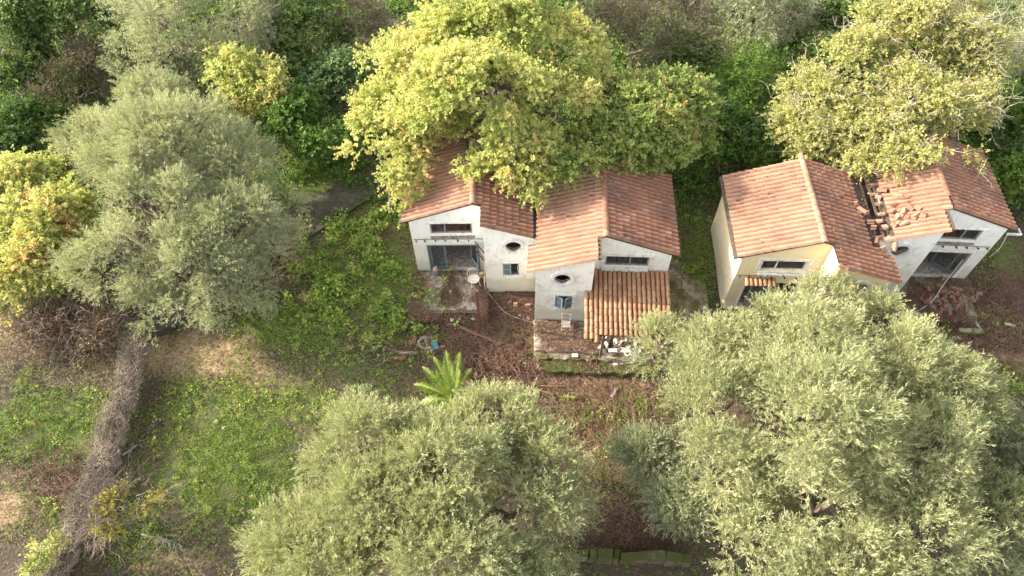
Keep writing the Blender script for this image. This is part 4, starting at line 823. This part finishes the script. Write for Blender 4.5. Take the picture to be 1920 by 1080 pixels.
def roof_litter(h, n, seed):
    r = np.random.RandomState(seed); u = r.uniform(-.4, h.T['W'] - .1, n); v = r.uniform(-1.2, 5.1, n); k = (r.rand(n) < sstep(1.5, 4.5, v + 1.6 * (vnoise(u, v, .8, seed) - .5)) + .06) & ((v > 0) | (u > 3.9)); u, v = u[k], v[k]
    n = len(u); z = np.array([h.zs(a) for a in u]) + .17 + .05 * r.rand(n); yw = h.root.rotation_euler.z; l = h.root.location; x = u * h.m
    P = np.stack([l.x + x * math.cos(yw) - v * math.sin(yw), l.y + x * math.sin(yw) + v * math.cos(yw), l.z + z], 1); D = nz(np.stack([r.normal(size=n), r.normal(size=n), .2 * r.normal(size=n)], 1))
    V, F, H = leaf_arrays(P, D, .08 * r.uniform(.4, 1.5, n), .055 * r.uniform(.5, 1.3, n), r.rand(n) ** 1.3, 2, np.tile([0, 0, 1.0], (n, 1))); link('roof_litter', np_mesh('roof_litter', V, F, M['dry'], H), kind='stuff')
for k_, h_ in enumerate((h1, h2, h3, h4)): roof_litter(h_, 2600, 81 + k_)
# brushwood at the foot of the yellow tree, dead vines over the old wall
sticks('brushwood', 3800, (-28, -14, 17, 27), lambda px, py, x, y: np.exp(-(((px - 110) / 90) ** 2 + ((py - 610) / 42) ** 2)), 'vine', 1.2, .014, .5, 47)
wall_px = [(268, 640), (255, 690), (240, 745), (222, 805), (205, 860), (185, 915), (160, 970), (135, 1030), (110, 1090), (85, 1150)]
wq = np.linspace(640, 1150, 40); wall_px = [(float(np.interp(q, [a[1] for a in wall_px], [a[0] for a in wall_px])), float(q)) for q in wq]
root = empty('garden_wall', G(190, 900), label='low old garden wall smothered in grey dead vines, running down the slope', cat='wall'); b0 = np.array(root.location)
pts = np.array([G(*q) for q in wall_px]); n_st = 0
mb = MB(); n = len(pts)
for i in range(n):
    for (sx, zz) in ((.36, -.6), (.28, .2), (.12, .34), (-.1, .36), (-.25, .2), (-.42, -.2)): mb.v.append((pts[i][0] + sx + random.uniform(-.16, .16) - b0[0], pts[i][1] - b0[1], zz + random.uniform(-.13, .1)))
for i in range(n - 1):
    for k in range(5): b = i * 6 + k; mb.f.append((b, b + 1, b + 7, b + 6))
mb.build('wall_core', M['vine'], root)
fx = lambda py: np.interp(py, [q[1] for q in wall_px], [q[0] for q in wall_px])
P, _ = scatter(30000, (-21, -15, 4, 19.5), lambda px, py, x, y: (np.abs(px - fx(py)) < (11 + 17 * vnoise(x, y, .8, 71)) * rng.uniform(.4, 1.3, px.shape)) * 1.0 * (.45 + .55 * (py > 670)), 51)
rr = np.random.RandomState(52); P = P[:9000]; P[:, 2] = .25 + .3 * rr.rand(len(P)); P -= b0
M['vine_grey'] = simple('grey_dead_vine', (.35, .29, .225), (.16, .125, .095), 1.2, bmp=0)
V, F = stick_mesh(P, .65, .010, 53, .5); link('dead_vines', np_mesh('dead_vines', V, F, M['vine_grey']), root, kind='stuff')
qv = rr.rand(len(P)) < .5 * sstep(.5, .7, vnoise(P[:, 0], P[:, 1], 1.0, 72)); Pv = np.repeat(P[qv], 4, 0) + rr.normal(size=(4 * qv.sum(), 3)) * .08 + np.array([0, 0, .12]); nV = len(Pv)
V, F, H = leaf_arrays(Pv, nz(rr.normal(size=(nV, 3))), .08 * rr.uniform(.5, 1.4, nV), .05 * rr.uniform(.6, 1.2, nV), rr.rand(nV), True, np.tile([0, 0, 1.0], (nV, 1))); link('creeper_leaves', np_mesh('creeper_leaves', V, F, M['drab'], H), root, kind='stuff')
# ------------------------------------------------------------------ palm and its dead neighbour
pb = G(850, 752); pb[2] = float(ground_h(pb[0], pb[1]))
root = empty('palm', pb, label='young palm with bright green fronds in front of the broad silvery olive', cat='palm')
mb = MB(); mb.tube([(0, 0, -.1), (.02, 0, .6), (0, .03, 1.1)], [.2, .17, .1], 9); mb.build('trunk', M['palm_trunk'], root)
def frond(az, el, L, sag):
    n = 12; pts = []; p = np.array([0, 0, 1.05]); e = el
    for i in range(n + 1):
        pts.append(p.copy()); p = p + np.array([math.cos(az) * math.cos(e), math.sin(az) * math.cos(e), math.sin(e)]) * L / n; e -= sag / n
    pts = np.array(pts); V = []; F = []; H = []
    side = np.array([-math.sin(az), math.cos(az), 0])
    for i in range(2, n * 6):
        f = i / (n * 6); j = min(int(f * n), n - 1); q = pts[j] * (1 - (f * n - j)) + pts[j + 1] * (f * n - j); t_ = nz(pts[j + 1] - pts[j]); up = np.cross(side, t_); up = up * np.sign(up[2] + 1e-6)
        ll = L * .24 * math.sin(math.pi * min(1, .12 + f * .9)) ** .6 * (1 - .45 * f)
        for sg in (-1, 1):
            d = nz(t_ * .75 + side * sg * .85 + up * .3 + rng.normal(size=3) * .06); b = len(V); w_ = .019
            mid = q + d * ll * .6 - np.array([0, 0, .02]); tip = q + d * ll - np.array([0, 0, ll * .28]); 
            V += [q - t_ * w_ * .5, q + t_ * w_ * .5, mid + t_ * w_ * .6, tip, mid - t_ * w_ * .6]; F.append((b, b + 1, b + 2, b + 3, b + 4)); H += [np.clip(.5 + rng.normal() * .2, 0, 1)] * 5
    mb = MB(); mb.v = [tuple(v) for v in V]; mb.f = F; mb.tube(pts, [.022 * (1 - i / (n + 1)) + .004 for i in range(n + 1)], 4)
    o = mb.build('frond', M['palm'], root); a = o.data.attributes.new('hue', 'FLOAT', 'POINT'); H = H + [.8] * (len(mb.v) - len(H)); a.data.foreach_set('value', np.array(H, np.float32))
for az, el, L, sag in ((2.75, .65, 2.2, 1.2), (2.35, .75, 2.3, 1.0), (2.05, .95, 2.4, .9), (1.72, 1.05, 2.5, .8), (1.4, .9, 2.4, .9), (1.05, .8, 1.9, 1.3), (.5, .55, 1.6, 1.5), (-.1, .5, 1.7, 1.8), (-.8, .5, 1.7, 1.6), (3.15, .5, 1.9, 1.6), (-1.6, .6, 1.7, 1.4), (2.5, 1.2, 1.9, .9), (1.2, 1.25, 1.7, .8), (1.9, 1.3, 2.0, .5), (-2.4, .5, 1.7, 1.4)): frond(az, el, L, sag)
sb = G(873, 722); sb[2] = float(ground_h(sb[0], sb[1]))
root = empty('palm_stump', sb, label='broken brown palm stump beside the green palm', cat='stump')
mb = MB()
mb.tube([(0, 0, -.1), (.0, 0, .3), (.03, .0, .7), (.0, .02, .95)], [.24, .26, .3, .24], 11); mb.build('trunk', M['palm_trunk'], root)
for k in range(26):
    a = random.uniform(0, 6.28); z = random.uniform(.25, .95); r0 = .27; mb = MB()
    mb.beam((math.cos(a) * .2, math.sin(a) * .2, z), (math.cos(a) * (r0 + .14), math.sin(a) * (r0 + .14), z + random.uniform(.0, .22)), .09, .03); mb.build('frond_base', M['palm_trunk'] if k % 3 else M['brown_wood'], root)
# ------------------------------------------------------------------ things lying about
def gz(px, py, dz=0.0):
    p = G(px, py); p[2] = float(ground_h(p[0], p[1])) + dz; return p
# rusty post, metal chair, foam block, bucket on the patio of the first cottage
p0 = gz(899, 603); root = empty('rusty_post', p0, label='rusty brown post standing upright in front of the white metal chair', cat='post')
mb = MB(); mb.box((-.06, -.05, -.1), (.06, .05, 3.3)); mb.build('shaft', M['rust'], root)
mb = MB(); mb.box((-.07, -.06, 3.303), (.07, .06, 3.32)); mb.build('cap_plate', M['rust'], root)
def chair_metal(pos, rz, label):
    root = empty('metal_chair', pos, rz, label=label, cat='chair')
    mb = MB(); ring = [(.27 * math.cos(a), .27 * math.sin(a), .46) for a in np.linspace(0, 2 * math.pi, 19)]; mb.tube(ring, .03, 6, False)
    for q in (-.16, -.08, 0, .08, .16): e = math.sqrt(.27 ** 2 - q * q); mb.tube([(q, -e, .46), (q, e, .46)], .02, 4); mb.tube([(-e, q, .463), (e, q, .463)], .02, 4)
    mb.build('seat', M['white_metal'], root)
    for (x, y) in ((.2, .2), (-.2, .2), (.2, -.2), (-.2, -.2)): mb = MB(); mb.tube([(x, y, .45), (x * 1.15, y * 1.15, .2), (x * 1.35, y * 1.35, 0)], .018, 6); mb.build('leg', M['white_metal'], root)
    mb = MB(); mb.tube([(-.24, .14, .46), (-.27, .24, .75), (-.15, .3, .95), (0, .31, 1.0), (.15, .3, .95), (.27, .24, .75), (.24, .14, .46)], .018, 6)
    for q in (-.12, 0, .12): mb.tube([(q, .26, .46), (q * 1.1, .3, .95)], .01, 4)
    mb.build('backrest', M['white_metal'], root); return root
c = h1.wp(3.05, -.95, .01); chair_metal(c, .35, 'white wrought metal chair with lattice seat behind the rusty post')
mb = MB(); mb.box((-.11, -.06, 0), (.11, .06, .5), jit=.02); o = mb.build('foam_block', M['foam'], None, label='yellowish foam block standing against the step of the wall', cat='foam block'); o.location = h1.wp(3.42, -.55, .03); o.rotation_euler = (.1, .05, .3)
root = empty('bucket', h1.wp(.98, -.22, .02), label='grey bucket holding red and white rags by the blue door', cat='bucket')
mb = MB(); mb.tube([(0, 0, 0), (0, 0, .34)], [.14, .18], 12); mb.build('body', M['grey_bucket'], root)
mb = MB(); mb.tube([(.18 * math.cos(a), .18 * math.sin(a), .345) for a in np.linspace(0, 6.28, 13)], .015, 5, False); mb.build('rim', M['grey_bucket'], root)
mb = MB(); mb.tube([(-.05, 0, .3), (.0, .02, .42), (.03, .04, .5), (.05, .02, .52)], [.11, .1, .07, .02], 8); o = mb.build('rag', M['red_cloth'], None, label='crumpled red and white rag stuffed in the grey bucket', cat='rag'); o.location = root.location
# cables
def cable(pts, r_, label, mat='white_metal'):
    P = [np.array(q, float) for q in pts]; out = []
    for i in range(len(P) - 1):
        a, b = P[max(i - 1, 0)], P[min(i + 2, len(P) - 1)]
        for f in np.linspace(0, 1, 8, endpoint=False): out.append(.5 * ((2 * P[i]) + (P[i + 1] - a) * f + (2 * a - 5 * P[i] + 4 * P[i + 1] - b) * f * f + (-a + 3 * P[i] - 3 * P[i + 1] + b) * f ** 3))
    out.append(P[-1]); mb = MB(); mb.tube(out, r_, 5); return mb.build('cable', M[mat], None, True, label=label, cat='cable')
cable([h1.wp(3.62, -1.2, 1.0), h1.wp(3.66, -1.32, .1), gz(925, 553, .04), gz(945, 575, .05), gz(968, 585, .04), gz(1000, 594, .05)], .016, 'thin white cable trailing over the ground between the two white cottages')
cable([h1.wp(5.55, -1.34, 3.5), h1.wp(5.6, -1.36, 2.6), h1.wp(5.35, -1.36, 2.0), h1.wp(5.5, -1.36, 1.2)], .014, 'white cable hanging from the round window past the small window')
cable([h4.wp(.9, -.05, 1.6), h4.wp(1.6, -.9, .7), h4.wp(2.3, -1.8, .15), h4.wp(3.6, -2.6, .0)], .018, 'pale cable slung from the open door across the tile heap')
cable([h4.wp(-.1, -.1, 3.7), h4.wp(-.2, -.2, 2.8), h4.wp(-.15, -.15, 2.0)], .015, 'loose cable dangling from the white gutter')
# rubble lumps
def lumpmesh(r_, seed, flat=.6):
    bm = bmesh.new(); bmesh.ops.create_icosphere(bm, subdivisions=1, radius=r_); q = np.random.RandomState(seed)
    off = q.rand(3) * 9
    for v in bm.verts: v.co *= 1 + .75 * (q.rand() - .5); v.co.z *= flat
    me = bpy.data.meshes.new('rubble_lump'); bm.to_mesh(me); bm.free(); me.materials.append(M['rubble']); return me
LM = [lumpmesh(.045 + .02 * k, k, .35 + .1 * (k % 3)) for k in range(5)]
RUB = [('pale plaster lump lying by the foot of the rusty post', 'plaster lumps by the rusty post', ((880, 562), (874, 566), (845, 575), (887, 590), (846, 591), (868, 596), (883, 572), (860, 590))),
 ('pale plaster lump lying on the patio before the blue door', 'plaster lumps on the patio', ((825, 548), (812, 555), (800, 546), (852, 552), (835, 540), (845, 556), (818, 566))),
 ('pale lump lying in the gap between the two white cottages', 'plaster lumps between the white cottages', ((985, 572), (995, 570), (975, 580), (990, 585))),
 ('pale lump lying by the corner of the terrace', 'plaster lumps at the terrace corner', ((1010, 672), (994, 660), (985, 668), (1030, 668))),
 ('pale scrap lying on the green weeds', 'pale scraps on the weeds', ((410, 790), (395, 780), (445, 765))),
 ('pale stone lying alone on brown ground between the large olives', None, ((1160, 840),)), ('tiny pale stone near the small white board', None, ((1150, 790),))]
k = 0
for lab, grp, places in RUB:
    for (x, y) in places:
        o = bpy.data.objects.new('rubble_lump', LM[k % 5]); COL.objects.link(o); k += 1
        o.location = gz(x, y, .02 + (.1 if 'patio' in lab or 'post' in lab else 0)); o.rotation_euler = (0, 0, k); tag(o, lab, 'rubble', grp)
# planks, beams
def plank(a, b, wd, ht, mat, name, label, cat, dz=.05, group=None):
    p = np.array(a, float); q = np.array(b, float); c_ = p; mb = MB(); mb.beam((0, 0, 0), tuple(q - p), wd, ht); o = mb.build(name, M[mat], None, label=label, cat=cat, group=group); o.location = p; return o
plank(gz(1102, 684, .1), gz(1125, 680, .1), .16, .07, 'white_plastic', 'white_board', 'short white board lying just below the mossy step', 'board')
plank(gz(1150, 673, .22), gz(1193, 669, .25), .15, .07, 'white_plastic', 'white_board', 'long white board lying on the mossy step', 'board')
plank(gz(1150, 728, .08), gz(1160, 712, .1), .12, .06, 'white_plastic', 'white_board', 'small white board lying apart on the brown ground', 'board')
plank(h2.wp(4.5, -3.27, -.10), h2.wp(4.2, -3.27, -.10), .2, .06, 'white_plastic', 'white_board', 'stubby white slab on the upper mossy step', 'board')
plank(h2.wp(2.7, -3.0, .04), h2.wp(1.1, -2.98, .05), .2, .08, 'white_plastic', 'white_board', 'white board along the terrace edge under the porch roof', 'board')
plank(h2.wp(1.4, -3.26, -.12), h2.wp(.5, -3.22, -.1), .17, .08, 'white_plastic', 'white_board', 'white board at the corner of the step beside the largest olive', 'board')
plank(gz(858, 604, .12), gz(940, 637, .1), .11, .08, 'brown_wood', 'wooden_beam', 'longest reddish brown beam lying across the dead stems', 'beam')
plank(gz(838, 598, .16), gz(875, 608, .12), .09, .06, 'brown_wood', 'wooden_beam', 'short brown beam lying beside the longest beam', 'beam')
plank(gz(762, 582, .1), gz(838, 577, .12), .07, .06, 'brown_wood', 'wooden_beam', 'thin brown beam along the front of the patio', 'beam')
plank(gz(1008, 708, .1), gz(1058, 709, .1), .07, .06, 'brown_wood', 'wooden_beam', 'grey stick lying flat below the terrace steps', 'beam')
plank(gz(1010, 716, .08), gz(1040, 725, .1), .08, .06, 'brown_wood', 'wooden_beam', 'weathered grey batten lying below the flat stick', 'beam')
plank(gz(1862, 738, .1), gz(1883, 770, .12), .14, .1, 'grey_wood', 'wooden_beam', 'grey plank standing out beside the dark lower corner olive', 'beam')
plank(gz(246, 826, .1), gz(293, 780, .14), .16, .12, 'dark_wood', 'fallen_log', 'dark fallen log on the green ground beside the vine-covered wall', 'log')
plank(gz(1160, 735, .05), gz(1153, 752, .05), .05, .05, 'dark_wood', 'wooden_beam', 'dark stick beside the small white board', 'beam')
plank(gz(1800, 618, .12), gz(1845, 620, .12), .25, .2, 'moss_edge', 'kerb_block', 'mossy kerb block with white edge beyond the tile heap', 'kerb')
plank(gz(1822, 585, .08), gz(1845, 622, .1), .12, .1, 'rubble', 'kerb_block', 'narrow pale kerb running away from the tile heap', 'kerb')
plank(gz(1888, 602, .06), gz(1908, 608, .08), .12, .05, 'white_plastic', 'white_board', 'white scrap of board on the bare red soil', 'board')
# broken ring of concrete with tile shards and a turquoise scrap
rp = gz(800, 633); mb = MB()
arc = [(.46 * math.cos(a), .34 * math.sin(a), .03 + .05 * math.sin(3 * a)) for a in np.linspace(.9, 5.2, 15)]; mb.tube(arc, [.10 + .02 * math.sin(5 * i) for i in range(15)], 7)
o = mb.build('broken_ring', M['stone'], None, True, label='broken brown-grey concrete ring lying open beside the turquoise scrap', cat='ring'); o.location = rp
mb = MB(); mb.box((-.16, -.22, 0), (.16, .22, .07), jit=.05); o = mb.build('plastic_scrap', M['turquoise'], None, label='turquoise plastic scrap by the broken concrete ring', cat='scrap'); o.location = gz(813, 640, .1); o.rotation_euler = (.3, .1, .2)
# broken tiles on the ground
BT_ = [('broken red tile beside the concrete ring and the fallen tree', 'broken tiles by the concrete ring', ((745, 660), (757, 659), (792, 633), (800, 638), (806, 644), (820, 643), (765, 637), (772, 632), (760, 640))),
 ('broken red tile lying in the gap between the two white cottages', 'broken tiles between the white cottages', ((952, 560), (963, 561), (985, 562), (988, 608), (980, 610))),
 ('single broken tile below the mossy terrace step', None, ((1050, 672),)), ('single broken tile near the short brown beam', None, ((819, 606),)),
 ('broken tile lying on the paving beside the porch', 'broken tiles beside the porch', ((1262, 600), (1268, 612)))]
for lab, grp, places in BT_:
    for (x, y) in places:
        loose_tile(gz(x, y, .02), (random.uniform(-.3, .3), random.uniform(-.3, .3), random.uniform(0, 6.28)), lab, grp, 'tile_old' if random.random() < .5 else 'tile').scale = (random.uniform(.5, .95), random.uniform(.5, 1), .8)
for k in range(52):
    x = random.gauss(1772, 24); y = random.gauss(562, 13)
    loose_tile(G(x, y, .30 + .12 * random.random()), (random.uniform(-.35, .35), random.uniform(-.35, .35), random.uniform(0, 6.28)), 'fallen terracotta tile in the heap before the open door of the cottage with the gutter', 'fallen tiles before the open door', 'tile_old').scale = (random.uniform(.4, 1), random.uniform(.6, 1), 1)
# loose tiles on the broken roofs
def roof_tile(h, u, v, lab, grp, rz=None):
    z = h.zs(u) + .24; sl_ = (h.T['zr'] - h.T['zt']) / (h.T['W'] - h.T['ur'])
    p = h.wp(u, v, z); base = Euler((0, math.atan(sl_) , 0)) if h.m > 0 else Euler((0, math.atan(sl_), math.pi))
    rz = random.gauss(0, .5) if rz is None else rz
    o = bpy.data.objects.new('loose_tile', ME_TILE['tile' if random.random() < .55 else 'tile_old']); COL.objects.link(o)
    o.matrix_world = Matrix.Translation(p) @ Matrix.Rotation(h.root.rotation_euler.z, 4, 'Z') @ base.to_matrix().to_4x4() @ Matrix.Rotation(rz, 4, 'Z') @ Euler((random.gauss(0, .12), random.gauss(-.06, .08), 0)).to_matrix().to_4x4()
    o.scale = (random.uniform(.45, 1.05), random.uniform(.7, 1.05), random.uniform(.7, 1.1))
    tag(o, lab, 'roof tile', grp)
for (u, v) in ((5.3, 1.75), (5.05, 1.8), (5.55, 1.6), (5.0, 1.1), (4.75, .95), (4.9, .7), (5.35, .65), (5.5, .35), (5.1, .3), (4.75, .15), (5.45, .0), (5.2, -.1), (5.0, -.25), (4.6, -.1), (4.35, -.2), (4.5, .1), (5.5, -.45), (5.15, -.5), (4.8, -.4), (4.4, -.35), (5.6, -.7), (5.9, .2), (6.0, .8), (5.95, -.6), (6.05, 1.5), (6.1, -.2), (5.85, 1.2), (6.0, 2.1)):
    pl = 'uppermost' if v > 1.4 else ('middle' if v > .5 else 'lowest')
    roof_tile(h4, u, v, 'loose terracotta tile in the %s scatter on the roof beside the broken edge' % pl, 'loose tiles in the %s scatter beside the broken edge' % pl)
for (u, v, r_) in ((5.9, 2.4, .5), (5.95, 1.9, .2), (6.05, 1.6, .1), (6.1, .95, .3), (6.1, .6, 1.2), (6.2, .3, .6), (5.7, 2.7, -.8), (5.5, 2.9, .4)):
    roof_tile(h3, u, v, 'loose tile lying on the darker slope next to the broken edge', 'loose tiles on the darker slope', r_)
loose_tile(h4.wp(5.72, -1.42, 4.3), (.2, .9, -1.7), 'single tile tipping over the corner of the broken roof edge', None)
# slatted chair against the tower of the second cottage, white plastic table legs and chair under its porch
root = empty('slatted_chair', h2.wp(4.82, -1.75, -.03), math.pi - .065, label='small weathered slatted chair against the wall under the shuttered window', cat='chair')
for k in range(5): mb = MB(); mb.box((-.22, -.2 + k * .085, .4), (.22, -.13 + k * .085, .42)); mb.build('slat', M['grey_wood'], root)
for (x, y, z) in ((.21, .2, .4), (-.21, .2, .4), (.21, -.24, .95), (-.21, -.24, .95)): mb = MB(); mb.box((x - .02, y - .02, 0), (x + .02, y + .02, z)); mb.build('leg', M['trim'], root)
mb = MB(); mb.box((-.19, -.255, .8), (.19, -.225, .93)); mb.build('backrest', M['grey_wood'], root)
root = empty('plastic_chair', h2.wp(1.75, -2.85, -.02), .4, label='overturned white plastic chair under the edge of the porch roof', cat='chair'); root.rotation_euler = (1.9, .2, .5); root.location.z += .3
mb = MB(); mb.box((-.22, -.22, .40), (.22, .22, .43)); mb.build('seat', M['white_plastic'], root)
mb = MB(); mb.box((-.22, .2, .43), (.22, .235, .8)); mb.build('backrest', M['white_plastic'], root)
for (x, y) in ((.2, .2), (-.2, .2), (.2, -.2), (-.2, -.2)): mb = MB(); mb.beam((x, y, .4), (x * 1.2, y * 1.2, 0), .05, .05); mb.build('leg', M['white_plastic'], root)
for k in range(46):
    u = random.uniform(.4, 3.3); v = random.uniform(-3.0, -2.3); L = random.uniform(.12, .45); a = random.uniform(0, 3.14)
    mb = MB(); mb.box((-L / 2, -.06, 0), (L / 2, .06, random.uniform(.02, .09)), jit=.03); o = mb.build('debris_piece', M[('white_plastic', 'rubble', 'dark_wood', 'brown_wood', 'grey_wood')[k % 5]], None, label=('white plastic piece', 'crumbled plaster chunk', 'dark splintered wood piece', 'reddish brown wood piece', 'grey weathered wood piece')[k % 5] + ' in the heap under the porch roof', cat='debris', group=('white pieces', 'plaster chunks', 'dark wood pieces', 'brown wood pieces', 'grey wood pieces')[k % 5] + ' under the porch roof'); o.location = h2.wp(u, v, .0 + .12 * random.random()); o.rotation_euler = (random.uniform(-.3, .3), random.uniform(-.3, .3), a)
# fallen dead tree and branch heap
def dead_branches(name, base, direction, L, r0, label, n_side, mat, spread=.9, updown=.25, cat='fallen tree'):
    root = empty(name, base, label=label, cat=cat); mb = MB(); d = nz(np.array(direction, float)); p = np.array([0, 0, .15]); pts = [p]
    for i in range(9): p = p + d * L / 9 + rng.normal(size=3) * L * .012; pts.append(p)
    mb.tube(pts, [r0 * (1 - .85 * i / 9) for i in range(10)], 7); mb.build('trunk', M[mat], root, True)
    for k in range(n_side):
        i = rng.randint(3, 10); s_ = pts[i]; dd = nz(d + np.array([rng.normal() * spread, rng.normal() * spread, abs(rng.normal()) * updown])); l2 = L * rng.uniform(.15, .45); mb = MB()
        q = limb(mb, s_, s_ + dd * l2, r0 * .3, r0 * .08, .8, 4, 4)
        for j in range(4): e = nz(dd + rng.normal(size=3) * .7 * np.array([1, 1, .5])); a0 = q[rng.randint(1, 5)]; limb(mb, a0, a0 + e * l2 * .4, r0 * .12, r0 * .04, .8, 3, 3)
        mb.build('branch', M[mat], root)
a, b = gz(782, 655), gz(665, 638); dead_branches('fallen_tree', a, b - a, np.linalg.norm(b - a) * 1.05, .11, 'fallen grey dead tree stretched toward the weeds, beside the broken tiles', 34, 'vine', .7)
a, b = gz(600, 505), gz(540, 480); dead_branches('branch_heap', a, b - a, 2.2, .06, 'heap of bare grey branches beside the end of the concrete path', 40, 'vine_grey', 1.1, .5, 'branches')
a, b = gz(255, 995), gz(300, 1010); dead_branches('dead_branch', a, b - a, 1.6, .05, 'bare pale branches reaching out from the small yellow shrub', 26, 'bark_pale', 1.2, .6, 'branches')
a, b = gz(225, 850), gz(245, 830); dead_branches('dead_branch', a, b - a, 1.3, .05, 'bare pale branches sticking out of the vine-covered wall', 20, 'bark_pale', 1.2, .6, 'branches')
# mossy retaining wall at the bottom between the olives
root = empty('retaining_wall', G(1150, 1035), label='low mossy retaining wall between the two large front olives', cat='wall'); a, b = G(1040, 1030), G(1300, 1042)
cut = np.concatenate([[0], np.sort(rng.uniform(.05, .95, 8)), [1]]); nst = 9
for k in range(nst):
    p = a + (b - a) * cut[k]; q = a + (b - a) * (cut[k + 1] - .004); mb = MB(); mb.box((p[0] - root.location.x, p[1] - root.location.y - .2, -1.2), (q[0] - root.location.x, q[1] - root.location.y + .2 + random.uniform(-.06, .06), -.3 + random.uniform(-.06, .06)), jit=.05); mb.build('stone', M['moss_dark'], root)
